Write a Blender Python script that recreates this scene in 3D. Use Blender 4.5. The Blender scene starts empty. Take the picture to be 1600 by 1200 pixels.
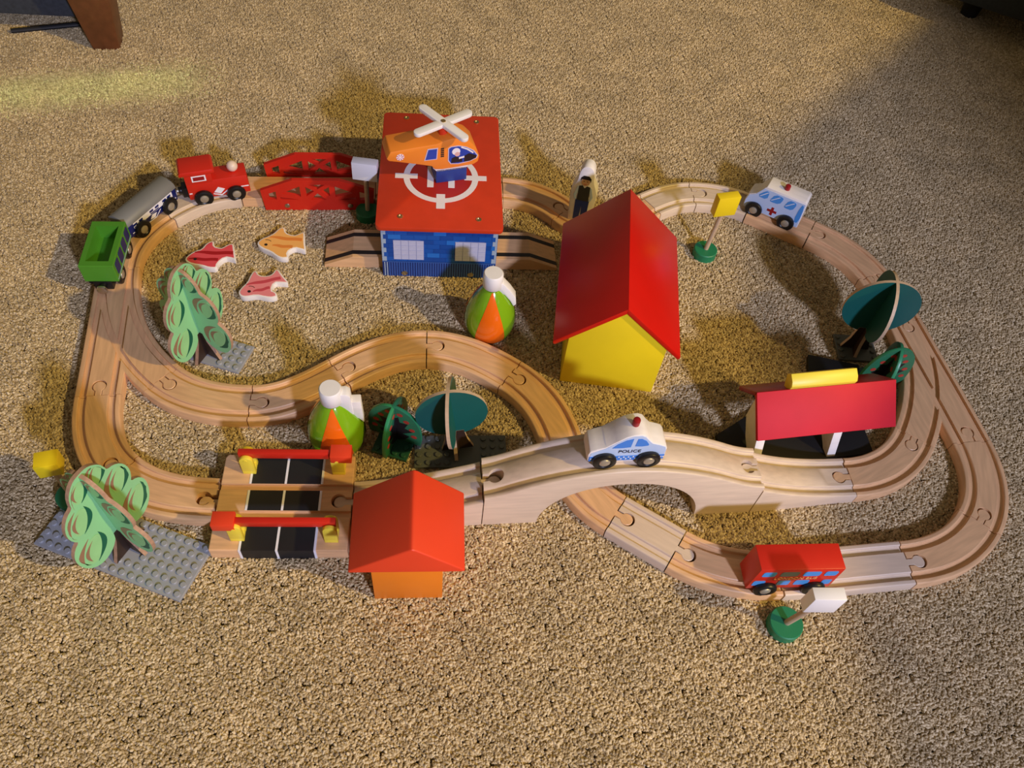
import bpy, bmesh, math, random
from mathutils import Matrix, Vector
random.seed(7)
R = math.radians
S = 0.001                                     # everything below is written in millimetres
sc = bpy.context.scene
COL = sc.collection

# ------------------------------------------------------------------ camera, world, lights, exposure
cam_d = bpy.data.cameras.new('camera'); cam = bpy.data.objects.new('camera', cam_d); COL.objects.link(cam)
cam_d.sensor_width = 36.0; cam_d.lens = 1290.0 / 1600.0 * 36.0; cam_d.clip_start = 0.01; cam_d.clip_end = 50
cam.matrix_world = Matrix.Translation((0, 0, 0.648)) @ Matrix.Rotation(R(90 - 54.2), 4, 'X') @ Matrix.Rotation(R(7.86), 4, 'Z')
sc.camera = cam

sc.view_settings.view_transform = 'Standard'; sc.view_settings.look = 'None'
sc.view_settings.gamma = 1.0; sc.view_settings.use_curve_mapping = False
sc.view_settings.exposure = 0.0

world = bpy.data.worlds.new('room_ambience'); sc.world = world; world.use_nodes = True
bg = world.node_tree.nodes['Background']; bg.inputs['Color'].default_value = (1.0, 0.80, 0.55, 1); bg.inputs['Strength'].default_value = 0.15

def aim(o, target):
    o.rotation_euler = (Vector(target) - o.location).to_track_quat('-Z', 'Y').to_euler()

def area_lamp(name, loc, target, size, color, power, spread=180):
    d = bpy.data.lights.new(name, 'AREA'); d.shape = 'DISK'; d.size = size; d.color = color; d.energy = power; d.spread = R(spread)
    o = bpy.data.objects.new(name, d); COL.objects.link(o); o.location = loc; aim(o, target); return o

area_lamp('warm_floor_lamp_light', (3.145, -0.589, 2.856), (-0.1, 0.55, 0), 0.11, (1.0, 0.72, 0.22), 112)
area_lamp('cool_window_light', (1.32, -1.62, 1.46), (0.0, 0.6, 0), 0.20, (0.66, 0.69, 1.0), 62)

gl = bpy.data.lights.new('green_light_leak', 'AREA'); gl.shape = 'RECTANGLE'; gl.size = 0.34; gl.size_y = 0.012; gl.spread = R(8); gl.energy = 0.035; gl.color = (0.62, 1.0, 0.36)
go_ = bpy.data.objects.new('green_light_leak', gl); COL.objects.link(go_); go_.location = (-0.60, 0.805, 0.75); go_.rotation_euler = (0, 0, R(21.5))

# ------------------------------------------------------------------ materials
MATS = {}
def mat(name, color, rough=0.5, noise=0.0, nscale=60, bump=0.0, metal=0.0, coat=0.0, grain=False, spec=0.5):
    if name in MATS: return MATS[name]
    m = bpy.data.materials.new(name); m.use_nodes = True; nt = m.node_tree; b = nt.nodes['Principled BSDF']
    b.inputs['Roughness'].default_value = rough; b.inputs['Metallic'].default_value = metal
    b.inputs['Coat Weight'].default_value = coat; b.inputs['Coat Roughness'].default_value = 0.15
    b.inputs['Specular IOR Level'].default_value = spec
    c = (*color, 1)
    tc = nt.nodes.new('ShaderNodeTexCoord')
    mp = nt.nodes.new('ShaderNodeMapping'); nt.links.new(tc.outputs['Object'], mp.inputs['Vector'])
    if grain: mp.inputs['Scale'].default_value = (0.12, 1, 1)
    n = nt.nodes.new('ShaderNodeTexNoise'); n.inputs['Scale'].default_value = nscale; n.inputs['Detail'].default_value = 4
    nt.links.new(mp.outputs['Vector'], n.inputs['Vector'])
    if noise > 0:
        r = nt.nodes.new('ShaderNodeValToRGB')
        r.color_ramp.elements[0].position = 0.3; r.color_ramp.elements[1].position = 0.7
        r.color_ramp.elements[0].color = tuple(x * (1 - noise) for x in color) + (1,)
        r.color_ramp.elements[1].color = tuple(min(1, x * (1 + noise)) for x in color) + (1,)
        nt.links.new(n.outputs['Fac'], r.inputs['Fac']); nt.links.new(r.outputs['Color'], b.inputs['Base Color'])
    else:
        b.inputs['Base Color'].default_value = c
    if bump > 0:
        bp = nt.nodes.new('ShaderNodeBump'); bp.inputs['Strength'].default_value = bump; bp.inputs['Distance'].default_value = 0.0004
        n2 = nt.nodes.new('ShaderNodeTexNoise'); n2.inputs['Scale'].default_value = 900; nt.links.new(mp.outputs['Vector'], n2.inputs['Vector'])
        nt.links.new(n2.outputs['Fac'], bp.inputs['Height']); nt.links.new(bp.outputs['Normal'], b.inputs['Normal'])
    MATS[name] = m
    return m

W_TRACK = mat('beech_wood', (0.74, 0.455, 0.235), 0.42, 0.12, 260, 0.12, grain=True)
W_TRACK2 = mat('pale_beech_wood', (0.68, 0.545, 0.41), 0.42, 0.08, 260, 0.12, grain=True)
W_TRACK3 = mat('warm_beech_wood', (0.74, 0.45, 0.235), 0.42, 0.14, 260, 0.12, grain=True)
W_PLY = mat('plywood_edge', (0.42, 0.26, 0.17), 0.6, 0.15, 400)
W_PEG = mat('bare_wood', (0.55, 0.40, 0.26), 0.5, 0.08, 300, grain=True)
W_DARKBROWN = mat('dark_brown_paint', (0.035, 0.018, 0.012), 0.5, 0.1)
RED = mat('red_paint', (0.62, 0.022, 0.010), 0.36, 0.04, 40, 0.08)
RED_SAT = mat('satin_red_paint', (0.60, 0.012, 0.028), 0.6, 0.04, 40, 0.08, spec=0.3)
RED_DECK = mat('red_roof_board', (0.62, 0.045, 0.012), 0.42, 0.05, 60, 0.2)
RED_HOUSE = mat('glossy_red_paint', (0.62, 0.008, 0.004), 0.30, 0.04, 30, 0.06)
RED_ORANGE = mat('orange_red_paint', (0.80, 0.055, 0.014), 0.5, 0.03, 30, 0.05)
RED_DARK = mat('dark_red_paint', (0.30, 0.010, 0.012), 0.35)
YELLOW = mat('yellow_paint', (0.86, 0.66, 0.012), 0.42, 0.03, 30, 0.06)
YELLOW2 = mat('pale_yellow_paint', (0.88, 0.72, 0.06), 0.42, 0.03, 30, 0.06)
ORANGE = mat('orange_paint', (0.86, 0.23, 0.012), 0.42, 0.03, 30, 0.06)
ORANGE_H = mat('helicopter_orange_paint', (0.88, 0.27, 0.03), 0.38, 0.03, 30, 0.04)
WHITE = mat('white_paint', (0.88, 0.87, 0.87), 0.42, 0.02, 40, 0.04)
WHITE_W = mat('white_washed_wood', (0.90, 0.86, 0.82), 0.45, 0.05, 200, 0.05, grain=True)
PRINT_W = mat('white_print', (0.86, 0.86, 0.92), 0.45)
BLACK = mat('black_rubber', (0.006, 0.006, 0.007), 0.38)
BLACK_ROAD = mat('black_road_paint', (0.012, 0.012, 0.014), 0.55, 0.1)
BLACK_BASE = mat('matte_black_board', (0.006, 0.006, 0.006), 0.6)
BLUE_W = mat('blue_wall_print', (0.010, 0.075, 0.36), 0.4, 0.06, 60)
BLUE_A = mat('blue_brick_print', (0.010, 0.095, 0.43), 0.4, 0.04, 60)
BLUE_B = mat('mid_blue_brick_print', (0.008, 0.070, 0.34), 0.4, 0.04, 60)
BLUE_L = mat('light_blue_brick_print', (0.02, 0.17, 0.60), 0.4, 0.04, 60)
BLUE_D = mat('navy_fence_print', (0.008, 0.03, 0.16), 0.4)
BLUE_P = mat('fence_slat_blue_print', (0.04, 0.12, 0.42), 0.4)
PALE_BR = mat('pale_corner_brick_print', (0.36, 0.46, 0.58), 0.45)
NAVY = mat('navy_paint', (0.008, 0.016, 0.13), 0.35)
GREY_ROOF = mat('grey_paint', (0.20, 0.205, 0.20), 0.5, 0.04, 40, 0.06)
SKY = mat('sky_blue_print', (0.07, 0.30, 0.74), 0.4)
CARBLUE = mat('car_blue_print', (0.05, 0.24, 0.76), 0.4)
PALEBLUE = mat('pale_blue_print', (0.52, 0.66, 0.90), 0.42)
GREEN = mat('green_paint', (0.075, 0.29, 0.022), 0.42, 0.04, 40, 0.06)
GREEN_S = mat('sign_green_paint', (0.012, 0.20, 0.085), 0.45, 0.04, 40, 0.05)
TEAL = mat('teal_paint', (0.006, 0.10, 0.085), 0.45, 0.04, 40)
MINT = mat('mint_green_print', (0.27, 0.62, 0.30), 0.5, 0.03, 40)
MINT_M = mat('inner_leaf_print', (0.30, 0.62, 0.27), 0.5, 0.06, 60)
MINT_L = mat('yellow_green_print', (0.36, 0.62, 0.20), 0.5, 0.05, 60)
LEAF_D = mat('dark_leaf_print', (0.006, 0.11, 0.06), 0.5)
LEAF_B = mat('brown_leaf_print', (0.30, 0.17, 0.10), 0.5)
APPLE_G = mat('apple_tree_green_plastic', (0.035, 0.30, 0.12), 0.38, 0.04, 40)
APPLE_F = mat('apple_tree_shaded_face_print', (0.025, 0.17, 0.075), 0.42, 0.06, 60)  # face green darkened, shade on the panels is put into the colour
APPLE_R = mat('red_apple_print', (0.45, 0.05, 0.03), 0.45)
EGG_G = mat('lime_green_gloss', (0.20, 0.42, 0.010), 0.14, 0.0, coat=0.6)
EGG_O = mat('orange_gloss', (0.85, 0.145, 0.006), 0.14, 0.0, coat=0.6)
LEGO = mat('grey_plastic', (0.34, 0.355, 0.385), 0.34)
LEGO_D = mat('dark_grey_plastic', (0.11, 0.12, 0.105), 0.34)
LEGO_G = mat('dark_green_plastic', (0.02, 0.10, 0.06), 0.34)
STEEL = mat('polished_steel', (0.62, 0.58, 0.50), 0.28, metal=1.0)
HUB = mat('axle_cap_metal', (0.48, 0.43, 0.33), 0.42, metal=0.55)
BRASS = mat('brass_screw', (0.70, 0.52, 0.26), 0.3, metal=1.0)
SIREN = mat('siren_red', (0.30, 0.008, 0.012), 0.3)
FISH_R = mat('red_fish_print', (0.80, 0.085, 0.11), 0.5); FISH_RD = mat('dark_red_stripe_print', (0.42, 0.008, 0.014), 0.5)
FISH_P = mat('pink_fish_print', (0.88, 0.27, 0.29), 0.5); FISH_PD = mat('rose_stripe_print', (0.62, 0.075, 0.10), 0.5)
FISH_O = mat('orange_fish_print', (0.95, 0.50, 0.14), 0.5); FISH_OD = mat('dark_orange_stripe_print', (0.80, 0.27, 0.05), 0.5)
SKIN = mat('skin_print', (0.60, 0.36, 0.22), 0.5); HAIR = mat('black_print', (0.012, 0.010, 0.012), 0.5)
VEST = mat('charcoal_print', (0.03, 0.032, 0.038), 0.5); TROUSER = mat('blue_trouser_print', (0.01, 0.03, 0.20), 0.5)
SOFA = mat('slate_blue_fabric', (0.035, 0.042, 0.055), 0.9, 0.2, 200, 0.4)
LEGWOOD = mat('stained_leg_wood', (0.15, 0.052, 0.018), 0.4, 0.2, 90)
CABINET = mat('dark_green_upholstery', (0.022, 0.026, 0.020), 0.9, 0.2, 200, 0.3)
PLASTER = mat('plaster', (0.55, 0.50, 0.42), 0.8, 0.04, 30)

# ------------------------------------------------------------------ mesh building
class MB:
    """collects shapes in millimetres; build() links them as one mesh object"""
    def __init__(s): s.v = []; s.f = []; s.m = []
    def add(s, verts, faces, mi=0, M=None):
        b = len(s.v)
        for p in verts:
            p = Vector(p)
            s.v.append(M @ p if M is not None else p)
        for f in faces: s.f.append([b + i for i in f]); s.m.append(mi)
        return s
    def box(s, c, d, rot=0, mi=0):
        x, y, z = (d[0] / 2, d[1] / 2, d[2] / 2)
        vs = [(-x, -y, -z), (x, -y, -z), (x, y, -z), (-x, y, -z), (-x, -y, z), (x, -y, z), (x, y, z), (-x, y, z)]
        M = Matrix.Translation(c) @ Matrix.Rotation(rot, 4, 'Z')
        return s.add(vs, [(3, 2, 1, 0), (4, 5, 6, 7), (0, 1, 5, 4), (1, 2, 6, 5), (2, 3, 7, 6), (3, 0, 4, 7)], mi, M)
    def prism(s, pts, z0, z1, mi=0, side=None, M=None):
        """outline in x,y lifted from z0 to z1"""
        if sum(pts[i][0] * pts[(i + 1) % len(pts)][1] - pts[(i + 1) % len(pts)][0] * pts[i][1] for i in range(len(pts))) < 0: pts = pts[::-1]
        n = len(pts)
        vs = [(x, y, z0) for x, y in pts] + [(x, y, z1) for x, y in pts]
        s.add(vs, [list(range(n))[::-1], list(range(n, 2 * n))], mi, M)
        b = len(s.v) - 2 * n
        for i in range(n):
            j = (i + 1) % n
            s.f.append([b + i, b + j, b + n + j, b + n + i]); s.m.append(mi if side is None else side)
        return s
    def side(s, pts, v0, v1, mi=0, side=None, M=None):
        """outline in x,z pushed along y from v0 to v1"""
        A = Matrix(((1, 0, 0, 0), (0, 0, -1, 0), (0, 1, 0, 0), (0, 0, 0, 1)))
        return s.prism(pts, -v1, -v0, mi, side, (M @ A) if M is not None else A)
    def lathe(s, prof, n=28, mi=0, M=None, cap=True):
        vs = []; fs = []
        for r, z in prof:
            for k in range(n):
                a = 2 * math.pi * k / n; vs.append((r * math.cos(a), r * math.sin(a), z))
        for i in range(len(prof) - 1):
            for k in range(n):
                q = (k + 1) % n; fs.append((i * n + k, i * n + q, (i + 1) * n + q, (i + 1) * n + k))
        if cap:
            fs.append(tuple(range(n))[::-1]); t = (len(prof) - 1) * n; fs.append(tuple(range(t, t + n)))
        return s.add(vs, fs, mi, M)
    def tube(s, a, b, r, n=12, mi=0, r2=None):
        a = Vector(a); b = Vector(b); d = b - a
        M = Matrix.Translation(a) @ d.to_track_quat('Z', 'Y').to_matrix().to_4x4()
        return s.lathe([(r, 0), (r if r2 is None else r2, d.length)], n, mi, M)
    def sphere(s, c, r, mi=0, n=18, squash=1):
        prof = [(max(r * math.sin(math.pi * i / 10), 0.02), -r * squash * math.cos(math.pi * i / 10)) for i in range(11)]
        return s.lathe(prof, n, mi, Matrix.Translation(c))
    def mesh(s, name, bevel=0, seg=2, smooth=35):
        me = bpy.data.meshes.new(name)
        me.from_pydata([tuple(v * S) for v in s.v], [], s.f)
        for p, i in zip(me.polygons, s.m): p.material_index = i
        if bevel:
            bm = bmesh.new(); bm.from_mesh(me); bmesh.ops.remove_doubles(bm, verts=bm.verts, dist=1e-6)
            es = [e for e in bm.edges if len(e.link_faces) == 2 and e.calc_face_angle(0) > R(32)]
            bmesh.ops.bevel(bm, geom=es, offset=bevel * S, segments=seg, profile=0.5, affect='EDGES', clamp_overlap=True)
            bm.to_mesh(me); bm.free()
        for p in me.polygons: p.use_smooth = True
        me.set_sharp_from_angle(angle=R(smooth))
        return me
    def build(s, name, mats, parent=None, bevel=0, seg=2, loc=None, rot=None, smooth=35):
        return link(name, s.mesh(name, bevel, seg, smooth), mats, parent, loc, rot)

def link(name, me, mats, parent=None, loc=None, rot=None):
    if not isinstance(mats, (list, tuple)): mats = [mats]
    if not me.materials:
        for m in mats: me.materials.append(m)
    o = bpy.data.objects.new(name, me); COL.objects.link(o)
    if parent is not None: o.parent = parent
    if loc is not None: o.location = Vector(loc) * S
    if rot is not None: o.rotation_euler = rot if isinstance(rot, (tuple, list)) else (0, 0, rot)
    return o

def tag(o, label, cat, group=None):
    o['label'] = label; o['category'] = cat
    if group: o['group'] = group
    return o
def thing(name, label, cat, loc=(0, 0, 0), rot=0, group=None, tilt=None):
    o = bpy.data.objects.new(name, None); COL.objects.link(o); o.empty_display_size = 0.01
    o.location = Vector(loc) * S; o.rotation_euler = (tilt[0], tilt[1], rot) if tilt else (0, 0, rot)
    return tag(o, label, cat, group)
def structure(o): o['kind'] = 'structure'; return o
def circle(cx, cy, r, n=20, a0=0, a1=360):
    return [(cx + r * math.cos(R(a0 + (a1 - a0) * i / n)), cy + r * math.sin(R(a0 + (a1 - a0) * i / n))) for i in range(n if a1 - a0 == 360 else n + 1)]
def ellipse(cx, cy, rx, ry, n=20, rot=0):
    c, s_ = math.cos(rot), math.sin(rot)
    return [(cx + rx * math.cos(2 * math.pi * i / n) * c - ry * math.sin(2 * math.pi * i / n) * s_, cy + rx * math.cos(2 * math.pi * i / n) * s_ + ry * math.sin(2 * math.pi * i / n) * c) for i in range(n)]
def rrect(x0, y0, x1, y1, r, n=4):
    o = []
    for cx, cy, a in ((x1 - r, y0 + r, -90), (x1 - r, y1 - r, 0), (x0 + r, y1 - r, 90), (x0 + r, y0 + r, 180)):
        o += [(cx + r * math.cos(R(a + 90 * i / n)), cy + r * math.sin(R(a + 90 * i / n))) for i in range(n + 1)]
    return o

def smooth_outline(pts, it=1):
    for _ in range(it):
        o = []
        for i in range(len(pts)):
            a, b = pts[i], pts[(i + 1) % len(pts)]
            o += [(a[0] * .75 + b[0] * .25, a[1] * .75 + b[1] * .25), (a[0] * .25 + b[0] * .75, a[1] * .25 + b[1] * .75)]
        pts = o
    return pts

def boolean(me, cutters, op='DIFFERENCE'):
    """cut or join meshes for good; returns a new mesh"""
    a = bpy.data.objects.new('temp_a', me); COL.objects.link(a); tmp = []
    for c in cutters:
        b = bpy.data.objects.new('temp_b', c); COL.objects.link(b); tmp.append(b)
        md = a.modifiers.new('b', 'BOOLEAN'); md.operation = op; md.solver = 'EXACT'; md.object = b
    bpy.context.view_layer.update()
    dg = bpy.context.evaluated_depsgraph_get(); out = bpy.data.meshes.new_from_object(a.evaluated_get(dg))
    bpy.data.objects.remove(a)
    for b in tmp: bpy.data.objects.remove(b)
    return out

def text_mesh(body, size, depth):
    cu = bpy.data.curves.new('lettering', 'FONT'); cu.body = body; cu.size = size * S; cu.extrude = depth * S; cu.align_x = 'CENTER'; cu.align_y = 'CENTER'
    o = bpy.data.objects.new('temp_text', cu); COL.objects.link(o); bpy.context.view_layer.update()
    me = bpy.data.meshes.new_from_object(o.evaluated_get(bpy.context.evaluated_depsgraph_get()))
    bpy.data.objects.remove(o); return me

# ------------------------------------------------------------------ the room: floor, carpet pile, added light-blocking walls
fl = MB().box((0, 800, -10), (6000, 6000, 8)).build('floor', mat('carpet_backing', (0.30, 0.225, 0.145), 0.95, 0.3, 500, 0.6)); structure(fl)

def carpet():
    CM = bpy.data.materials.new('carpet_yarn'); CM.use_nodes = True; nt = CM.node_tree; b = nt.nodes['Principled BSDF']
    b.inputs['Roughness'].default_value = 0.75; b.inputs['Specular IOR Level'].default_value = 0.25
    b.inputs['Sheen Weight'].default_value = 0.15
    at = nt.nodes.new('ShaderNodeAttribute'); at.attribute_name = 'tone'; rp = nt.nodes.new('ShaderNodeValToRGB')
    e = rp.color_ramp.elements
    e[0].position = 0; e[0].color = (0.31, 0.226, 0.115, 1); e[1].position = 1; e[1].color = (0.70, 0.575, 0.36, 1)
    k = rp.color_ramp.elements.new(0.45); k.color = (0.50, 0.382, 0.205, 1)
    nt.links.new(at.outputs['Fac'], rp.inputs['Fac'])
    tc = nt.nodes.new('ShaderNodeTexCoord'); nz = nt.nodes.new('ShaderNodeTexNoise'); nz.inputs['Scale'].default_value = 26; nz.inputs['Detail'].default_value = 3
    geo = nt.nodes.new('ShaderNodeNewGeometry'); nt.links.new(geo.outputs['Position'], nz.inputs['Vector'])
    mr = nt.nodes.new('ShaderNodeMapRange'); mr.inputs['From Min'].default_value = 0.3; mr.inputs['From Max'].default_value = 0.7
    mr.inputs['To Min'].default_value = 0.84; mr.inputs['To Max'].default_value = 1.14; nt.links.new(nz.outputs['Fac'], mr.inputs['Value'])
    hs = nt.nodes.new('ShaderNodeHueSaturation'); nt.links.new(rp.outputs['Color'], hs.inputs['Color']); nt.links.new(mr.outputs['Result'], hs.inputs['Value'])
    nt.links.new(hs.outputs['Color'], b.inputs['Base Color'])
    # one point per 37 mm square of carpet; a square patch of tufts is set on each, turned by a random quarter turn
    P = 37.0; pts = []
    for i in range(-48, 49):
        for j in range(-14, 66):
            x, y = i * P, j * P
            pts.append((x * S, y * S, -0.0015))
    me = bpy.data.meshes.new('carpet_pile'); me.from_pydata(pts, [], [])
    o = link('carpet_pile', me, CM); tag(o, 'beige twist pile of the fitted carpet under the toys', 'carpet'); o['kind'] = 'stuff'
    ng = bpy.data.node_groups.new('carpet_tufts', 'GeometryNodeTree')
    ng.interface.new_socket('Geometry', in_out='INPUT', socket_type='NodeSocketGeometry')
    ng.interface.new_socket('Geometry', in_out='OUTPUT', socket_type='NodeSocketGeometry')
    N = ng.nodes.new; L = ng.links.new
    gi = N('NodeGroupInput'); go = N('NodeGroupOutput')
    gr = N('GeometryNodeMeshGrid'); gr.inputs['Size X'].default_value = P * S; gr.inputs['Size Y'].default_value = P * S; gr.inputs['Vertices X'].default_value = 2; gr.inputs['Vertices Y'].default_value = 2
    dp = N('GeometryNodeDistributePointsOnFaces'); dp.inputs['Density'].default_value = TUFTS; dp.inputs['Seed'].default_value = 4
    L(gr.outputs['Mesh'], dp.inputs['Mesh'])
    ic = N('GeometryNodeMeshIcoSphere'); ic.inputs['Radius'].default_value = 0.00102; ic.inputs['Subdivisions'].default_value = 2
    tr = N('GeometryNodeTransform'); tr.inputs['Scale'].default_value = (0.95, 0.95, 2.1); L(ic.outputs['Mesh'], tr.inputs['Geometry'])
    ss = N('GeometryNodeSetShadeSmooth'); L(tr.outputs[0], ss.inputs[0])
    sm = N('GeometryNodeSetMaterial'); sm.inputs['Material'].default_value = CM; L(ss.outputs[0], sm.inputs[0])
    ip = N('GeometryNodeInstanceOnPoints'); L(dp.outputs['Points'], ip.inputs['Points']); L(sm.outputs[0], ip.inputs['Instance'])
    rr = N('FunctionNodeRandomValue'); rr.data_type = 'FLOAT_VECTOR'
    rr.inputs[0].default_value = (-1.25, -1.25, 0); rr.inputs[1].default_value = (1.25, 1.25, 6.28); L(rr.outputs[0], ip.inputs['Rotation'])
    rs = N('FunctionNodeRandomValue'); rs.data_type = 'FLOAT'; rs.inputs[2].default_value = 0.75; rs.inputs[3].default_value = 1.35; rs.inputs['Seed'].default_value = 9
    L(rs.outputs[1], ip.inputs['Scale'])
    sp = N('GeometryNodeSetPosition'); L(ip.outputs[0], sp.inputs[0])
    ro = N('FunctionNodeRandomValue'); ro.data_type = 'FLOAT_VECTOR'; ro.inputs['Seed'].default_value = 3
    ro.inputs[0].default_value = (0, 0, -0.0013); ro.inputs[1].default_value = (0, 0, 0.0007); L(ro.outputs[0], sp.inputs['Offset'])
    rt = N('FunctionNodeRandomValue'); rt.data_type = 'FLOAT'; rt.inputs['Seed'].default_value = 12
    st = N('GeometryNodeStoreNamedAttribute'); st.data_type = 'FLOAT'; st.domain = 'INSTANCE'; st.inputs['Name'].default_value = 'tone'
    L(sp.outputs[0], st.inputs['Geometry']); L(rt.outputs[1], st.inputs['Value'])
    rz = N('GeometryNodeRealizeInstances'); L(st.outputs[0], rz.inputs[0])
    op = N('GeometryNodeInstanceOnPoints'); L(gi.outputs[0], op.inputs['Points']); L(rz.outputs[0], op.inputs['Instance'])
    ri = N('FunctionNodeRandomValue'); ri.data_type = 'INT'; ri.inputs[4].default_value = 0; ri.inputs[5].default_value = 3; ri.inputs['Seed'].default_value = 5
    mu = N('ShaderNodeMath'); mu.operation = 'MULTIPLY'; mu.inputs[1].default_value = math.pi / 2; L(ri.outputs[2], mu.inputs[0])
    cx = N('ShaderNodeCombineXYZ'); L(mu.outputs[0], cx.inputs['Z']); L(cx.outputs[0], op.inputs['Rotation'])
    L(op.outputs[0], go.inputs[0])
    md = o.modifiers.new('tufts', 'NODES'); md.node_group = ng
TUFTS = 640000
carpet()

# unseen wall added on the right, top sloped to cut off the warm lamp
wm = MB().side([(-750, -6), (-750, 1037), (-140, 1037), (250, 790), (750, 500), (750, -6)], -35, 35)
wl = wm.build('light_blocker_right', PLASTER, None, loc=(1298, 450, 0), rot=R(98)); structure(wl)
wf_ = MB().box((1405, -620, 650), (740, 70, 1310)).build('light_blocker_front', PLASTER); structure(wf_)  # unseen wall added behind the camera to block the cool light

# ------------------------------------------------------------------ wooden track
GR = [(-20, 0), (-20, 10.8), (-19.4, 11.7), (-18.6, 12), (-16.2, 12), (-15.5, 11.4), (-15.2, 9.4), (-14.4, 8.9), (-10.6, 8.9), (-9.8, 9.4), (-9.5, 11.4), (-8.8, 12)]
PROFILE = GR + [(-a, b) for a, b in GR[::-1]]
PLAIN = [(-20, 0), (-20, 10.8), (-19.4, 11.7), (-18.6, 12), (18.6, 12), (19.4, 11.7), (20, 10.8), (20, 0)]

def hermite(p0, h0, p1, h1, n=18):
    d = math.hypot(p1[0] - p0[0], p1[1] - p0[1]); turn = abs((h1 - h0 + 180) % 360 - 180)
    k = d * (1.0 + 0.000036 * turn * turn)
    t0 = (math.cos(R(h0)) * k, math.sin(R(h0)) * k); t1 = (math.cos(R(h1)) * k, math.sin(R(h1)) * k); out = []
    for i in range(n + 1):
        t = i / n; a = 2*t**3-3*t*t+1; b = t**3-2*t*t+t; c = -2*t**3+3*t*t; e = t**3-t*t
        da = 6*t*t-6*t; db = 3*t*t-4*t+1; dc = -6*t*t+6*t; de = 3*t*t-2*t
        x = a*p0[0]+b*t0[0]+c*p1[0]+e*t1[0]; y = a*p0[1]+b*t0[1]+c*p1[1]+e*t1[1]
        dx = da*p0[0]+db*t0[0]+dc*p1[0]+de*t1[0]; dy = da*p0[1]+db*t0[1]+dc*p1[1]+de*t1[1]
        out.append((x, y, math.atan2(dy, dx)))
    return out

def sweep(path, prof, top=None, bot=None, ss=None):
    """prof is (v, z); top/bot move the upper and lower vertices along the way"""
    mb = MB(); n = len(prof); vs = []; fs = []
    for i, (x, y, h) in enumerate(path):
        s_ = ss[i] if ss else i
        for v, z in prof:
            zz = z
            if z > 1e-6 and top: zz = z - 12 + top(s_)
            if z <= 1e-6 and bot: zz = bot(s_)
            vs.append((x - v * math.sin(h), y + v * math.cos(h), zz))
    for i in range(len(path) - 1):
        for k in range(n):
            q = (k + 1) % n; fs.append((i*n + q, i*n + k, (i+1)*n + k, (i+1)*n + q))
    fs.append(tuple(range(n))); fs.append(tuple(range((len(path)-1)*n, len(path)*n))[::-1])
    vs2 = vs
    mb.add(vs2, fs)
    return mb

def peg_shape(r, w, d=10.5):
    a = math.degrees(math.asin(w / r))
    return [(-0.5, w), (d - r * math.cos(R(a)), w)] + circle(d, 0, r, 18, 180 - a, -180 + a) + [(d - r * math.cos(R(a)), -w), (-0.5, -w)]

def peg(x, y, h, z, r=5.6, w=2.9, z0=0.6, drop=0.35):
    M = Matrix.Translation((x, y, 0)) @ Matrix.Rotation(h, 4, 'Z')
    return MB().prism(peg_shape(r, w), z - 11.5, z - drop, 0, None, M)
def socket(x, y, h, z):
    M = Matrix.Translation((x, y, 0)) @ Matrix.Rotation(h, 4, 'Z')
    pts = peg_shape(6.5, 3.6); pts[0] = (-2, 3.6); pts[-1] = (-2, -3.6)
    return MB().prism(pts, z - 40, z + 30, 0, None, M)

def finish_track(name, me, pegs, label, wood, ox, oy, hd):
    bm = bmesh.new(); bm.from_mesh(me)
    for p in pegs:
        t = p.mesh('p', bevel=0.5, seg=1); bm.from_mesh(t)
    inv = Matrix.Rotation(-hd, 4, 'Z') @ Matrix.Translation((-ox * S, -oy * S, 0))
    bmesh.ops.transform(bm, matrix=inv, verts=bm.verts)
    out = bpy.data.meshes.new(name); bm.to_mesh(out); bm.free()
    for p in out.polygons: p.use_smooth = True; p.material_index = 0
    out.set_sharp_from_angle(angle=R(40)); out.materials.clear()
    o = link(name, out, wood, None, (ox, oy, 0), hd)
    return tag(o, label, 'track')

def track(name, p0, h0, p1, h1, label, wood=None, end0=None, end1=None, top=None, bot=None, n=18, gap=0.5, lift=0):
    """end0/end1: 'peg', 'socket' or None"""
    wood = wood or W_TRACK
    path = hermite(p0, h0, p1, h1, n)
    x, y, h = path[0]; path[0] = (x + gap * math.cos(h), y + gap * math.sin(h), h)
    x, y, h = path[-1]; path[-1] = (x - gap * math.cos(h), y - gap * math.sin(h), h)
    ss = [i / n for i in range(n + 1)]
    me = sweep(path, PROFILE, top, bot, ss).mesh('t')
    zt = (lambda s_: top(s_)) if top else (lambda s_: 12)
    cut = []; pegs = []
    a = path[0]; b = path[-1]
    if end0 == 'socket': cut.append(socket(a[0], a[1], a[2], zt(0)))
    if end0 == 'peg': pegs.append(peg(a[0], a[1], a[2] + math.pi, zt(0) + lift))
    if end1 == 'socket': cut.append(socket(b[0], b[1], b[2] + math.pi, zt(1)))
    if end1 == 'peg': pegs.append(peg(b[0], b[1], b[2], zt(1)))
    if cut: me = boolean(me, [c.mesh('c') for c in cut])
    mx, my = (a[0] + b[0]) / 2, (a[1] + b[1]) / 2
    return finish_track(name, me, pegs, label, wood, mx, my, math.atan2(b[1] - a[1], b[0] - a[0]))

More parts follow.
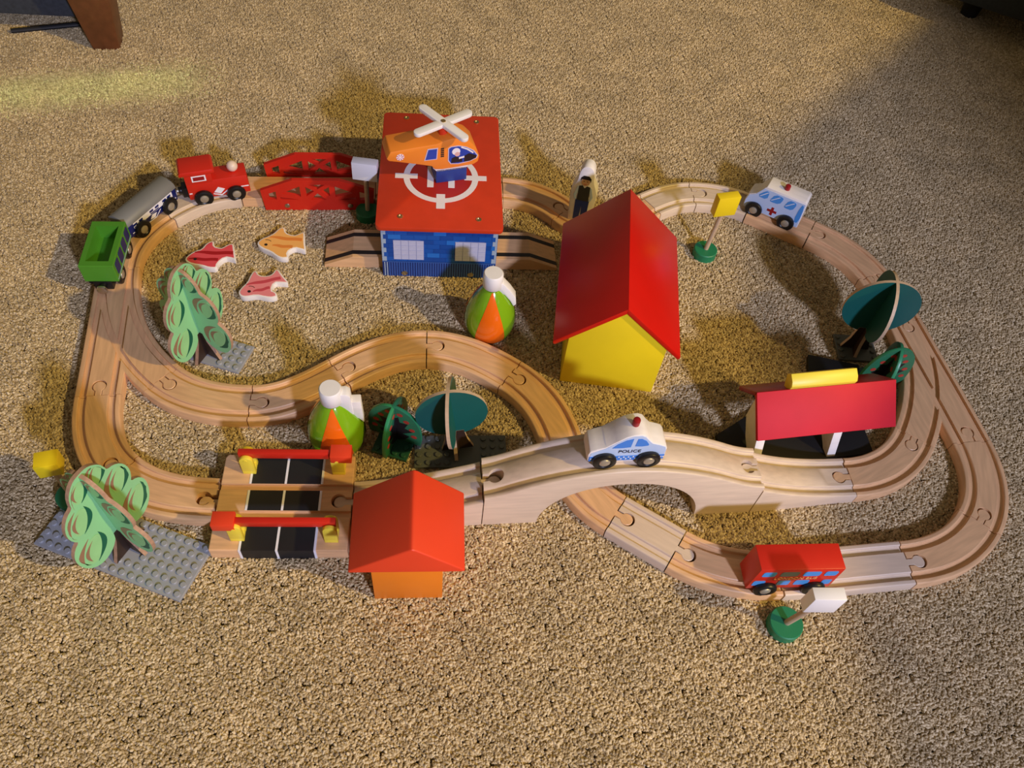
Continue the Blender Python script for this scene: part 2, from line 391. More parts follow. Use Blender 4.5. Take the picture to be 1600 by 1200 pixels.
# joints: (x, y) in mm and heading in degrees
nA = (-366.8, 383.8); nC = (-231.5, 299.9)
ab = hermite(nA, -75.5, nC, 7.5, 20)[10]; nB = (ab[0] - 2, ab[1] - 2); hB = math.degrees(ab[2])
S1 = (-318.9, 411.5); S2 = (-233.4, 398.4); S3 = (-162.7, 444.8); S4 = (-87.3, 490.4); S5 = (-3.1, 470.2); S6 = (52, 402); S7 = (104.6, 337.8); S8 = (157.4, 312.6)
S9 = (243.5, 302.9); S10 = (357.4, 329.5); S11 = (431.1, 378.6); S12 = (443, 466); RR = (386.7, 461.7); R2 = (317.4, 407.6)
T = (378.5, 672.3); T2 = (402, 612); U = (314.3, 730.0); V = (247, 760); Wn = (178.3, 766.7); H1 = (128, 738); H2 = (78, 697); X = (32.7, 705.9)
EX = (-41, 729.5); BE = (-182, 701.5); Pn = (-323, 673.6); Q = (-393, 620.8); SW = (-407, 534)

track('curved_track', nA, -75.5, nB, hB, 'curved wooden track at the far left, from the left switch toward the front leaf tree', W_TRACK3, 'peg', 'socket')
track('curved_track', nB, hB, nC, 7.5, 'curved wooden track between the front leaf tree and the level crossing', W_TRACK3, 'peg', 'socket')
track('curved_track', S1, -31.9, S2, 9, 'curved wooden track below the small grey plate, leaving the left switch', W_TRACK3, 'socket', 'peg')
track('curved_track', S2, 9, S3, 45, 'curved wooden track rising behind the front green and orange egg', W_TRACK3, 'socket', 'peg')
track('curved_track', S3, 46, S4, 9, 'curved wooden track at the left half of the middle arch', W_TRACK, 'socket', 'peg')
track('curved_track', S4, 9, S5, -28, 'curved wooden track at the foot of the rear green and orange egg', W_TRACK, 'socket', 'peg')
track('curved_track', S5, -28, S6, -72, 'curved wooden track bending down to pass under the arched bridge', W_TRACK, 'socket', None)
track('curved_track', S6, -72, S7, -26, 'curved wooden track coming out from under the arched bridge', W_TRACK, None, 'peg')
track('straight_track', S7, -26, S8, -26, 'short straight wooden track in front of the arched bridge opening', W_TRACK2, 'socket', 'peg', n=4)
track('curved_track', S8, -26, S9, 9, 'curved wooden track at the front, leading up to the red bus', W_TRACK, 'socket', 'peg')
track('straight_track', S9, 11, S10, 13, 'pale straight wooden track with the red bus on its left end', W_TRACK2, 'socket', 'peg', n=8)
track('curved_track', S10, 13, S11, 57, 'curved wooden track at the bottom right corner of the loop', W_TRACK, 'socket', 'peg')
track('curved_track', S11, 57, S12, 104.6, 'curved wooden track at the far right, below the right switch', W_TRACK, 'socket', 'peg')
track('curved_track', RR, -116, R2, -168.5, 'curved wooden track between the right switch and the descending ramp', W_TRACK, 'socket', 'peg')
track('curved_track', T2, 106, T, 116, 'short wooden track piece behind the round teal tree at the right', W_TRACK, 'peg', 'socket', n=8)
track('curved_track', T, 116, U, 157.5, 'curved wooden track right of the ambulance', W_TRACK3, 'peg', 'socket')
track('straight_track', U, 157, V, 158, 'short straight wooden track under the ambulance', W_TRACK3, 'peg', None, n=4)
track('curved_track', V, 157, Wn, 192, 'curved wooden track left of the ambulance, behind the yellow sign', W_TRACK2, None, 'socket')
track('curved_track', Wn, 192, H1, 222, 'curved wooden track behind the right roof slope of the big red roofed house', W_TRACK2, 'peg', None)
track('curved_track', H1, 222, H2, 184, 'curved wooden track mostly hidden behind the big red roofed house', W_TRACK, None, None)
track('curved_track', H2, 184, X, 137, 'curved wooden track with the little printed man standing on it', W_TRACK, None, 'peg')
track('curved_track', X, 137, EX, 188, 'curved wooden track leaving the right side of the blue building', W_TRACK, 'socket', None)
track('straight_track', EX, 190, BE, 191, 'straight wooden track running through the blue building', W_TRACK, None, None, n=6)
track('curved_track', Pn, 191, Q, 238, 'curved wooden track under the red locomotive', W_TRACK2, None, None)
track('curved_track', Q, 238, SW, 286, 'curved wooden track under the grey roofed wagon', W_TRACK, None, None)

def smooth(t): t = max(0, min(1, t)); return t * t * (3 - 2 * t)
CRE = (-120.2, 313.9); ARL = (-13.6, 334.6); ARR = (221.4, 382.9)
track('ramp_track', CRE, 9.5, ARL, 12.0, 'wooden ramp track climbing from the crossing to the arched bridge behind the orange house', W_TRACK2, 'peg', 'peg', top=lambda s_: 12 + 28 * (0.75 * s_ ** 1.6 + 0.25 * s_), n=14)
track('ramp_track', ARR, 12, R2, 13, 'pale wooden ramp track descending from the right end of the arched bridge', W_TRACK2, 'peg', 'socket', top=lambda s_: 12 + 27 * ((1 - s_) ** 1.7), n=16, lift=4.5)

def arch_bridge():
    n = 60; L = 239.9
    ux, uy = (ARR[0] - ARL[0]) / L, (ARR[1] - ARL[1]) / L; h = math.atan2(uy, ux)
    def top(s_):
        d = abs(s_ - 117) / 120
        return 82.5 - 43 * (d ** 1.9) if d < 0.80 else 82.5 - 43 * (0.80 ** 1.9 + (d - 0.80) * 1.9 * 0.80 ** 0.9 * (1 - 0.35 * (d - 0.8) / 0.2))
    def bot(s_):
        d = abs(s_ - 118) / 70.5
        if d >= 1: return 0
        return 62.5 * math.sqrt(max(0, 1 - d ** 2.15))
    ss = sorted(set([0.5 + (L - 1) * i / n for i in range(n + 1)] + [47.4, 47.6, 48.5, 50, 52, 55, 188.6, 188.4, 187.5, 186, 184, 181]))
    path = [(ARL[0] + ux * s_, ARL[1] + uy * s_, h) for s_ in ss]
    me = sweep(path, PROFILE, top, bot, ss).mesh('t')
    zl, zr = top(0.5), top(L - 0.5)
    me = boolean(me, [socket(path[0][0], path[0][1], h, zl).mesh('c'), socket(path[-1][0], path[-1][1], h + math.pi, zr).mesh('c')])
    o = finish_track('arched_bridge', me, [], 'large pale wooden arched bridge track carrying the police car', W_TRACK2, ARL[0], ARL[1], h)
    o['category'] = 'bridge'
arch_bridge()

def switch(name, a0, ha0, a1, ha1, b1, hb1, label, wood, pegs, sockets):
    """straight from a0 to a1 plus a branch from a0 to b1"""
    p1 = hermite(a0, ha0, a1, ha1, 12); p2 = hermite(a0, ha0, b1, hb1, 20)
    m = boolean(sweep(p1, PLAIN).mesh('a'), [sweep(p2, PLAIN).mesh('b')], 'UNION')
    def ext(p):
        x, y, h = p[0]; x2, y2, h2 = p[-1]
        return [(x - 3 * math.cos(h), y - 3 * math.sin(h), h)] + p + [(x2 + 3 * math.cos(h2), y2 + 3 * math.sin(h2), h2)]
    cuts = []
    for p in (p1, p2):
        for v in (-12.5, 12.5):
            cuts.append(sweep(ext(p), [(v - 3, 8.9), (v - 3, 14), (v + 3, 14), (v + 3, 8.9)]).mesh('g'))
    for c in cuts: m = boolean(m, [c])
    for (x, y, h) in sockets: m = boolean(m, [socket(x, y, R(h), 12).mesh('s')])
    o = finish_track(name, m, [peg(x, y, R(h), 12) for x, y, h in pegs], label, wood, (a0[0] + a1[0]) / 2, (a0[1] + a1[1]) / 2, math.atan2(a1[1] - a0[1], a1[0] - a0[0]))
    return o
switch('switch_track', SW, -75, nA, -75.3, S1, -31.9, 'forked wooden switch track at the left, behind the green wagon', W_TRACK3, [(S1[0], S1[1], -31.9)], [(nA[0], nA[1], 104.7)])
switch('switch_track', T2, -74.5, S12, -75.4, RR, -116, 'forked wooden switch track at the right, beside the station roof', W_TRACK, [(RR[0], RR[1], -116)], [(S12[0], S12[1], 104.6), (T2[0], T2[1], -74.5)])

# ------------------------------------------------------------------ wheels shared by every vehicle
def wheel_mesh():
    A = Matrix.Rotation(R(90), 4, 'X')
    return MB().lathe([(4.4, -2.4), (8.2, -2.4), (9.3, -1.9), (9.8, -0.8), (9.8, 0.8), (9.3, 1.9), (8.2, 2.4), (6.2, 2.3), (5.2, 1.5), (4.4, 1.5)], 28, 0, A).mesh('wheel')
def hub_mesh():
    A = Matrix.Rotation(R(90), 4, 'X')
    return MB().lathe([(4.7, -2.0), (4.7, 1.5), (4.2, 2.3), (2.6, 2.9), (0.4, 3.1)], 20, 0, A).mesh('hub')
WM, HM = wheel_mesh(), hub_mesh()
def wheels(root, us, v, z):
    for u in us:
        for sgn in (-1, 1):
            w = link('wheel', WM, BLACK, root, (u, sgn * v, z), (0, 0, 0 if sgn < 0 else math.pi))
            link('hub', HM, HUB, w)

def decal(root, name, pts, v, m, thick=0.25, both=True, mi=None):
    """flat print on a vehicle's side: outline in x,z at y = -v (and mirrored at +v)"""
    for sgn in ((-1, 1) if both else (-1,)):
        a, b = (-v - thick, -v + 0.1) if sgn < 0 else (v - 0.1, v + thick)
        MB().side(pts, a, b).build(name, m, root)

# ------------------------------------------------------------------ police car on the bridge
def police_car():
    h = math.atan2(ARR[1] - ARL[1], ARR[0] - ARL[0])
    cx, cy = ARL[0] + 112 * math.cos(h), ARL[1] + 112 * math.sin(h)
    t = thing('police_car', 'white and blue toy police car with a red siren on the arched bridge', 'car', (cx, cy, 79), h)
    prof = [(-31.5, 4.5), (-32, 14), (-31, 18.5), (-26, 21.5), (-19, 24.5), (-12, 32), (-5, 38.5), (0, 41), (6, 41.5), (10, 39.5), (14, 33.5), (18, 28.5), (23, 26.5), (28, 24), (30.5, 20), (31, 8), (30, 4.5)]
    prof = [(a, b + 2) for a, b in prof]
    MB().side(prof, -10.2, 10.2).build('body', [WHITE_W], t, bevel=0.8)
    V = 10.2
    decal(t, 'side_panel', [(-30.5, 10), (-30, 18.5), (-19.5, 25), (-11.5, 33), (-5, 39), (0, 41.5), (6, 42), (9.5, 40), (13.5, 34.5), (17, 30), (23, 27.5), (28.5, 24.5), (30, 20), (30, 10)], V, PALEBLUE)
    decal(t, 'checker_band', [(-30.6, 7), (-30.8, 13.5), (30.3, 13.5), (30.2, 7)], V + 0.25, CARBLUE)
    decal(t, 'window', [(-14.5, 25.5), (-11, 31), (-5, 36.5), (0.5, 38.5), (0.2, 26.5), (-6, 25.5)], V + 0.25, CARBLUE)
    decal(t, 'window', [(3.5, 27.5), (4, 38), (7, 38), (11, 35), (14, 30), (14, 28), (9, 27)], V + 0.25, CARBLUE)
    for k in range(12):
        x = -10.5 + k * 1.95
        decal(t, 'checker_dot', circle(x, 9.3 if k % 2 else 11.8, 0.75, 8), V + 0.5, PRINT_W)
    for x in (-29.3, -26.6, 27.6, 29.4): decal(t, 'checker_dot', circle(x, 10.6, 0.75, 8), V + 0.5, PRINT_W)
    me = text_mesh('POLICE', 5.6, 0.15)
    link('lettering', me, HAIR, t, (0.5, -V - 0.5, 20.2), (R(90), 0, 0))
    MB().lathe([(3.0, 0), (3.0, 6.5), (2.6, 7.6), (1.2, 8.2), (0.2, 8.3)], 20).build('siren', SIREN, t, loc=(2.5, 0, 42.2))
    wheels(t, (-18.4, 17.4), 12.7, 9.8)
police_car()

# ------------------------------------------------------------------ ambulance
def ambulance():
    t = thing('ambulance', 'white and blue toy ambulance with a red cross beside the yellow sign', 'ambulance', (277, 746, 8.8), R(-23))
    prof = [(-40.5, 7), (-41, 17), (-39, 26), (-31.5, 30.5), (-24.5, 42), (-23, 43.6), (22, 43.6), (24, 41.5), (25, 8), (24, 7)]
    MB().side(prof, -10.4, 10.4).build('body', [WHITE_W], t, bevel=0.8)
    V = 10.4
    decal(t, 'side_panel', [(-40, 8), (-40.3, 17), (-38.5, 25), (-31.5, 29.5), (-25, 40.5), (23.2, 40.5), (24.3, 8)], V, PALEBLUE)
    V += 0.25
    for pts in ([(-30, 28), (-22.5, 38.5), (-18, 38.5), (-18, 27.5)], [(-15, 28.5), (-11.5, 38.5), (-2.5, 38.5), (-1, 36), (-3.5, 28), (-13, 27)], [(2, 28), (5, 38.5), (13, 38.5), (14.5, 35), (12, 27), (4, 26.5)], [(18, 14), (19, 38.5), (23, 38.5), (23.8, 14)]):
        decal(t, 'window', smooth_outline(pts), V, SKY)
    for x0, x1 in ((-27, -20), (-14, -6), (3, 11)):
        decal(t, 'window_glint', [(x0, 29.5), (x0 + 1.2, 29.5), (x1 + 1.2, 37), (x1, 37)], V + 0.25, PRINT_W, 0.15)
    decal(t, 'red_cross', [(-9.5, 10), (-6.5, 10), (-6.5, 14), (-2.5, 14), (-2.5, 17.2), (-6.5, 17.2), (-6.5, 21), (-9.5, 21), (-9.5, 17.2), (-13.5, 17.2), (-13.5, 14), (-9.5, 14)], V, SIREN)
    MB().lathe([(3.1, 0), (3.1, 4.6), (2.6, 5.6), (0.3, 6.1)], 20).build('siren', SIREN, t, loc=(-3, -1, 43.6))
    wheels(t, (-27.5, 11), 12.9, 9.8)
ambulance()

# ------------------------------------------------------------------ red double deck bus
def bus():
    t = thing('bus', 'red toy double decker bus behind the front white sign', 'bus', (247, 300, 8.8), R(9.5))
    MB().side([(-36.5, 6.5), (-35, 44.3), (34.5, 44.3), (35, 6.5)], -11, 11).build('body', [RED], t, bevel=0.7)
    V = 11
    for x0, x1 in ((-31, -20), (-16, -1), (3, 17), (20.5, 31)):
        decal(t, 'upper_window', rrect(x0, 31, x1, 39.5, 2), V, SKY if x0 != -16 else mat('grey_blue_print', (0.13, 0.17, 0.22), 0.4))
    for x0, x1 in ((-34, -24), (-13, -3), (1, 13), (24, 32)):
        decal(t, 'lower_window', rrect(x0, 13.5, x1, 22.5, 1.5), V, SKY)
    me = text_mesh('LONDON BUS', 5.6, 0.15)
    link('lettering', me, mat('gold_print', (0.80, 0.42, 0.16), 0.5), t, (-1, -V - 0.2, 26.6), (R(90), 0, 0))
    wheels(t, (-21.5, 19.5), 13.2, 9.8)
bus()

# ------------------------------------------------------------------ train
def locomotive():
    t = thing('locomotive', 'red toy locomotive with a wooden ball funnel at the head of the train', 'train', (-344.5, 661, 8.8), R(25))
    MB().side([(-31.5, 7.5), (-31.5, 30), (31, 30), (32, 7.5)], -10.8, 10.8).build('boiler', [RED], t, bevel=0.8)
    MB().side([(-31.5, 28), (-31.5, 41), (-4, 41), (-4, 28)], -11, 11).build('cab', [RED], t, bevel=0.5)
    MB().side([(-36, 40.5), (-36, 43.5), (-34, 45.6), (-2, 45.6), (0, 43.5), (0, 40.5)], -12.8, 12.8).build('cab_roof', [RED], t, bevel=0.7)
    MB().lathe([(2, 0), (2, 2)], 12).sphere((0, 0, 6.2), 5.9).build('funnel', mat('pale_ball_wood', (0.80, 0.64, 0.52), 0.4, 0.05, 300), t, loc=(18.5, 0, 29.8))
    V = 11
    decal(t, 'window_frame', [(-24.5, 31), (-24.5, 38.5), (-10, 38.5), (-10, 31)], V, PRINT_W)
    decal(t, 'window', [(-23, 32.4), (-23, 37.1), (-11.5, 37.1), (-11.5, 32.4)], V + 0.2, RED_DARK)
    V = 10.8
    decal(t, 'diamond', [(-5.5, 14), (-0.5, 20), (6, 16.5), (1, 11)], V + 0.1, PRINT_W)
    decal(t, 'chevron', [(-6.5, 12.5), (-6.5, 11.2), (1.5, 8.2), (8.5, 13.2), (8.5, 14.6), (1.5, 9.7)], V, PRINT_W)
    decal(t, 'stripe', [(23, 15.5), (23, 16.8), (31, 16.8), (31, 15.5)], V, PRINT_W)
    decal(t, 'stripe', [(-30.5, 15.5), (-30.5, 16.8), (-27.5, 16.8), (-27.5, 15.5)], V, PRINT_W)
    MB().box((-34, 0, 14), (7, 12, 12)).tube((-37, 0, 14), (-41, 0, 14), 4, 14).build('coupling', BLACK, t, bevel=0.6)
    MB().tube((-41, 0, 14), (-43, 0, 14), 4.4, 18).build('magnet', STEEL, t)
    wheels(t, (-17, 16.8), 13.3, 9.8)
locomotive()

def grey_wagon():
    t = thing('passenger_wagon', 'navy toy passenger wagon with a grey roof, second in the train', 'wagon', (-405, 609, 8.8), R(69))
    MB().side([(-35, 7.5), (-35, 23), (35, 23), (35, 7.5)], -11.6, 11.6).build('body', [NAVY], t, bevel=0.6)
    pr = [(-12.2, 0), (-12.2, 1.0), (-11, 4.5), (-7.5, 7.4), (-3, 8.8), (3, 8.8), (7.5, 7.4), (11, 4.5), (12.2, 1.0), (12.2, 0)]
    M = Matrix.Translation((0, 0, 22.5)) @ Matrix.Rotation(R(90), 4, 'Z')
    MB().side(pr, -36, 36, M=M).build('roof', [GREY_ROOF], t, bevel=0.3)
    V = 11.6
    decal(t, 'window_band', rrect(-28, 15.6, 29, 22.2, 1), V, PRINT_W)
    for x in (-25.5, -17.5, -2, 6, 17, 24):
        decal(t, 'window', [(x - 2.6, 18.2), (x - 2.6, 20.8), (x + 2.6, 20.8), (x + 2.6, 18.2)], V + 0.2, NAVY, 0.15)
    for x in (-21.5, 2, 20.5):
        decal(t, 'window', [(x - 6, 16), (x - 6, 17.4), (x + 6, 17.4), (x + 6, 16)], V + 0.2, NAVY, 0.15)
    decal(t, 'diamond', [(-6, 10.5), (-2.5, 14.6), (4, 13.4), (0.5, 9.2)], V, PRINT_W)
    decal(t, 'chevron', [(-11, 9.3), (-11, 8.6), (2, 7.8), (10, 13), (9.5, 13.6), (2, 8.7)], V, PRINT_W)
    for x in (-30, 31): decal(t, 'end_stripe', [(x - 1.6, 11), (x - 1.6, 12), (x + 1.6, 12), (x + 1.6, 11)], V, PRINT_W)
    MB().tube((35, 0, 13), (40, 0, 13), 4, 14).tube((-35, 0, 13), (-39, 0, 13), 4, 14).build('coupling', BLACK, t)
    MB().tube((39.8, 0, 13), (41.8, 0, 13), 4.4, 18).build('magnet', STEEL, t)
    wheels(t, (-20, 20.5), 13.8, 9.8)
grey_wagon()

def green_wagon():
    t = thing('open_wagon', 'green open topped toy wagon at the tail of the train', 'wagon', (-414, 535.8, 8.8), R(100.4))
    o = MB().side([(-30.6, 13.5), (-30.6, 35), (30.6, 35), (30.6, 13.5)], -16, 16)
    me = boolean(o.mesh('t', bevel=0.6), [MB().box((0, 0, 36), (48, 21.5, 34)).mesh('c')])
    for p in me.polygons: p.use_smooth = False
    link('bin', me, GREEN, t)
    MB().box((0, 0, 8.8), (63.5, 17.5, 10.5)).build('chassis', BLACK, t, bevel=0.8)
    for sgn in (-1, 1):
        for k in range(4):
            x = -20.5 + k * 14
            MB().side(rrect(x - 5.2, 18.5, x + 5.2, 32.5, 2), sgn * 16.1 - 0.2, sgn * 16.1 + 0.2).build('side_window', NAVY, t)
        MB().side([(-30, 16.2), (-30, 16.9), (30, 16.9), (30, 16.2)], sgn * 16.1 - 0.2, sgn * 16.1 + 0.2).build('stripe', PALE_BR, t)
    MB().tube((-28, 0, 9), (-37, 0, 9), 3.8, 14).tube((28, 0, 12), (33, 0, 12), 3.6, 14).build('coupling', BLACK, t)
    MB().lathe([(5.2, 0), (5.2, 1.2), (4.6, 2.2), (2.6, 2.9), (0.3, 3.1)], 20, 0, Matrix.Translation((-36.8, 0, 9)) @ Matrix.Rotation(R(-90), 4, 'Y')).build('magnet', STEEL, t)
    wheels(t, (-17, 17), 13.5, 9.8)
green_wagon()

# ------------------------------------------------------------------ red girder bridge on the track
def girder_bridge():
    h = R(11.2); x0, y0 = Pn
    t = thing('girder_bridge', 'wooden track piece with two red girder sides behind the fish', 'bridge', (x0, y0, 0), h)
    L = 144
    path = [(0.5 + (L - 1) * i / 4, 0, 0) for i in range(5)]
    sweep(path, [(-18, 0), (-18, 11.5), (-17.5, 12), (17.5, 12), (18, 11.5), (18, 0)]).build('deck', W_TRACK3, t)
    x = 24.5; e = 117
    out = [(0, 0), (-2, 27.5), (33, 42), (82, 42), (e + 2, 28), (e, 0)]
    holes = [[(6, 15), (5.5, 23), (14, 26.5), (14, 15)], [(18, 15), (18, 18.5), (38, 15)], [(20, 24), (40, 33.5), (40, 19)],
             [(46, 20), (46, 33), (55, 27)], [(50, 15), (58, 24), (67, 15)], [(50, 36), (58, 29.5), (67, 36)], [(71, 20), (71, 33), (62, 27)],
             [(77, 34), (97, 24.5), (77, 19)], [(79, 15), (99, 18.5), (99, 15)], [(103, 15), (103, 26.5), (111.5, 23), (111, 15)]]
    for v in (-21, 21):
        me = boolean(MB().side(out, v - 2, v + 2).mesh('t'), [MB().side(q, v - 6, v + 6).mesh('c') for q in holes])
        for p in me.polygons: p.use_smooth = False
        r = link('girder_side', me, RED, t, (x, 0, 0))
        for bx in (24, 92):
            MB().lathe([(3.0, -0.3), (2.8, 0.6), (1.6, 1.3), (0.2, 1.5)], 16, 0, Matrix.Translation((bx, v - 2 if v < 0 else v + 2, 6.5)) @ Matrix.Rotation(R(90 if v < 0 else -90), 4, 'X')).build('bolt', STEEL, r)
girder_bridge()

# ------------------------------------------------------------------ blue building with helipad roof
def blue_building():
    t = thing('blue_station_building', 'blue brick toy building with a red helipad roof', 'building', (-104.6, 677.5, 0), R(8.6))
    wf = -85.5                                   # front face y
    MB().box((0, wf + 3, 34.5), (117, 6, 69)).build('front_wall', BLUE_W, t)
    MB().box((0, 83, 34.5), (117, 6, 69)).build('rear_wall', BLUE_W, t)
    for sgn in (-1, 1):                          # side walls stand on posts, the train and the road pass through
        MB().box((sgn * 55.5, -80, 34.5), (6, 4.5, 69)).box((sgn * 55.5, -13, 34.5), (6, 22, 69)).box((sgn * 55.5, 74, 34.5), (6, 14, 69)).box((sgn * 55.5, 0, 63.5), (6, 160, 11)).build('side_wall', BLUE_W, t)
    # printed bricks
    y = wf
    rnd = random.Random(3); row = 0; z = 22.3
    wins = [(-46.5, -15.8), (15.8, 47)]; wz = (25.2, 52.0)
    pale = {0: 1, 2: 1, 4: 1, 6: 1}
    while z < 68:
        hgt = 6.2; x = -58.2 + (0 if row % 2 == 0 else -6.5)
        while x < 58.2:
            a, b = max(x, -58.2), min(x + 13.0, 58.2)
            z0, z1 = z, min(z + hgt, 68.8)
            skip = any(a > w0 - 1 and b < w1 + 1 and z0 > wz[0] - 2 and z1 < wz[1] + 2 for w0, w1 in wins)
            if b - a > 2 and not skip:
                edge = a < -57 or b > 57
                m = BLUE_A if rnd.random() < 0.55 else BLUE_B
                if (row, round(x / 13)) in ((6, 0), (4, 1), (5, -4), (3, 4), (1, -1)): m = BLUE_L
                MB().box(((a + b) / 2, y - 0.15, (z0 + z1) / 2), (b - a - 0.45, 0.5, z1 - z0 - 0.45)).build('brick', m, t)
                if edge and row % 2 == 0:
                    ww = 4.6; cx = (-58.2 + ww / 2) if a < -57 else (58.2 - ww / 2)
                    MB().box((cx, y - 0.35, (z0 + z1) / 2), (ww, 0.5, z1 - z0 - 0.3)).build('corner_brick', PALE_BR, t)
                elif edge:
                    cx = -57.2 if a < -57 else 57.2
                    MB().box((cx, y - 0.35, (z0 + z1) / 2), (2.0, 0.5, z1 - z0 - 0.3)).build('corner_brick', PALE_BR, t)
            x += 13.0
        z += hgt; row += 1
    # windows of sixteen panes
    PANE = mat('frosted_pane_print', (0.52, 0.54, 0.72), 0.4, 0.06, 200)
    for w0, w1 in wins:
        f = MB().box(((w0 + w1) / 2, y - 0.4, (wz[0] + wz[1]) / 2), (w1 - w0, 0.7, wz[1] - wz[0])).build('window', mat('window_joint_print', (0.33, 0.36, 0.56), 0.5), t)
        dx, dz = (w1 - w0) / 4, (wz[1] - wz[0]) / 4
        pm = MB().box((0, 0, 0), (dx - 0.6, 0.4, dz - 0.6)).mesh('pane')
        for i in range(4):
            for j in range(4):
                link('pane', pm, PANE, f, (w0 + dx * (i + 0.5), y - 0.75, wz[0] + dz * (j + 0.5)))
    MB().box((0, y - 0.2, 11), (116.6, 0.5, 22)).build('fence_board', BLUE_D, t)
    MB().box((0, y - 0.5, 21.4), (116.6, 0.5, 0.9)).build('fence_rail', BLUE_P, t)
    pk = MB().box((0, 0, 0), (1.0, 0.5, 20)).mesh('fence_slat')
    pk2 = pk.copy()
    for k in range(46):
        link('fence_slat', pk2 if k in (0, 1, 45) else pk, PALE_BR if k in (0, 1, 45) else BLUE_P, t, (-56 + k * 2.49, y - 0.5, 10.6))
    for x in (-36, 33):
        MB().lathe([(3.2, -0.3), (3.2, 0.5), (1.5, 0.9), (0.3, 1.0)], 16, 0, Matrix.Translation((x, y - 0.6, 5)) @ Matrix.Rotation(R(90), 4, 'X')).build('wall_screw', STEEL, t)
    # roof board with markings
    roof = MB().prism(rrect(-62.8, -91, 62.8, 88, 5), 69, 74.4).build('roof', RED_DECK, t, bevel=0.7)
    def flat(nm, pts, m=PRINT_W, z0=74.3, z1=74.6): return MB().prism(pts, z0, z1).build(nm, m, t)
    cx, cy = 0.5, -15.5
    n = 48; ring = MB(); ro, ri = 38.5, 32.3
    vs = []; fs = []
    for k in range(n):
        a = 2 * math.pi * k / n
        for r_, z_ in ((ri, 74.3), (ro, 74.3), (ro, 74.62), (ri, 74.62)): vs.append((cx + r_ * math.cos(a), cy + r_ * math.sin(a), z_))
    for k in range(n):
        q = (k + 1) % n
        for i in range(4):
            j = (i + 1) % 4; fs.append((k * 4 + i, q * 4 + i, q * 4 + j, k * 4 + j))
    ring.add(vs, fs).build('landing_ring', PRINT_W, t)
    disc = flat('landing_disc', circle(cx, cy, ri, 40), mat('deep_red_print', (0.45, 0.022, 0.014), 0.42), 74.3, 74.5)
    flat('tick_mark', rrect(cx - 47, cy - 3.6, cx - 24, cy + 3.6, 0.2), z1=74.7); flat('tick_mark', rrect(cx + 24, cy - 3.6, cx + 47, cy + 3.6, 0.2), z1=74.7)
    flat('tick_mark', rrect(cx - 4.4, cy - 47, cx + 4.4, cy - 26, 0.2), z1=74.7); flat('tick_mark', rrect(cx - 4.4, cy + 26, cx + 4.4, cy + 47, 0.2), z1=74.7)
    flat('letter_h', [(cx - 14, cy - 16), (cx - 7.5, cy - 16), (cx - 7.5, cy - 3), (cx + 7.5, cy - 3), (cx + 7.5, cy - 16), (cx + 14, cy - 16), (cx + 14, cy + 16), (cx + 7.5, cy + 16), (cx + 7.5, cy + 3), (cx - 7.5, cy + 3), (cx - 7.5, cy + 16), (cx - 14, cy + 16)], z1=74.7)
    for x, yy in ((-38, 79), (38.5, 77), (-39, -75.5), (38.5, -76.5)):
        MB().lathe([(2.9, 74.2), (2.9, 74.8), (1.6, 75.1), (1.2, 74.6), (0.2, 74.5)], 16, 0, Matrix.Translation((x, yy, 0))).build('roof_screw', BRASS, t)
blue_building()

def road_ramp():
    t = thing('road_ramp', 'wooden ramp block with two dark wheel grooves through the blue building', 'ramp', (-94, 625, 0), R(9.6))
    L = 123
    prof = [(-L, 0), (-L, 3), (-93, 15.5), (93, 15.5), (L, 3), (L, 0)]
    me = MB().side(prof, -20.5, 20.5).mesh('t', bevel=0.5)
    for p in me.polygons: p.use_smooth = False
    link('block', me, W_TRACK, t)
    for v in (-13.5, 12.5):
        lo = [(-L - 0.1, 0.6), (-L - 0.1, 3.2), (-93.1, 15.75), (93.1, 15.75), (L + 0.1, 3.2), (L + 0.1, 0.6), (93, 14.5), (-93, 14.5)]
        MB().side(lo, v - 2.6, v + 2.6).build('groove_strip', HAIR, t)
road_ramp()

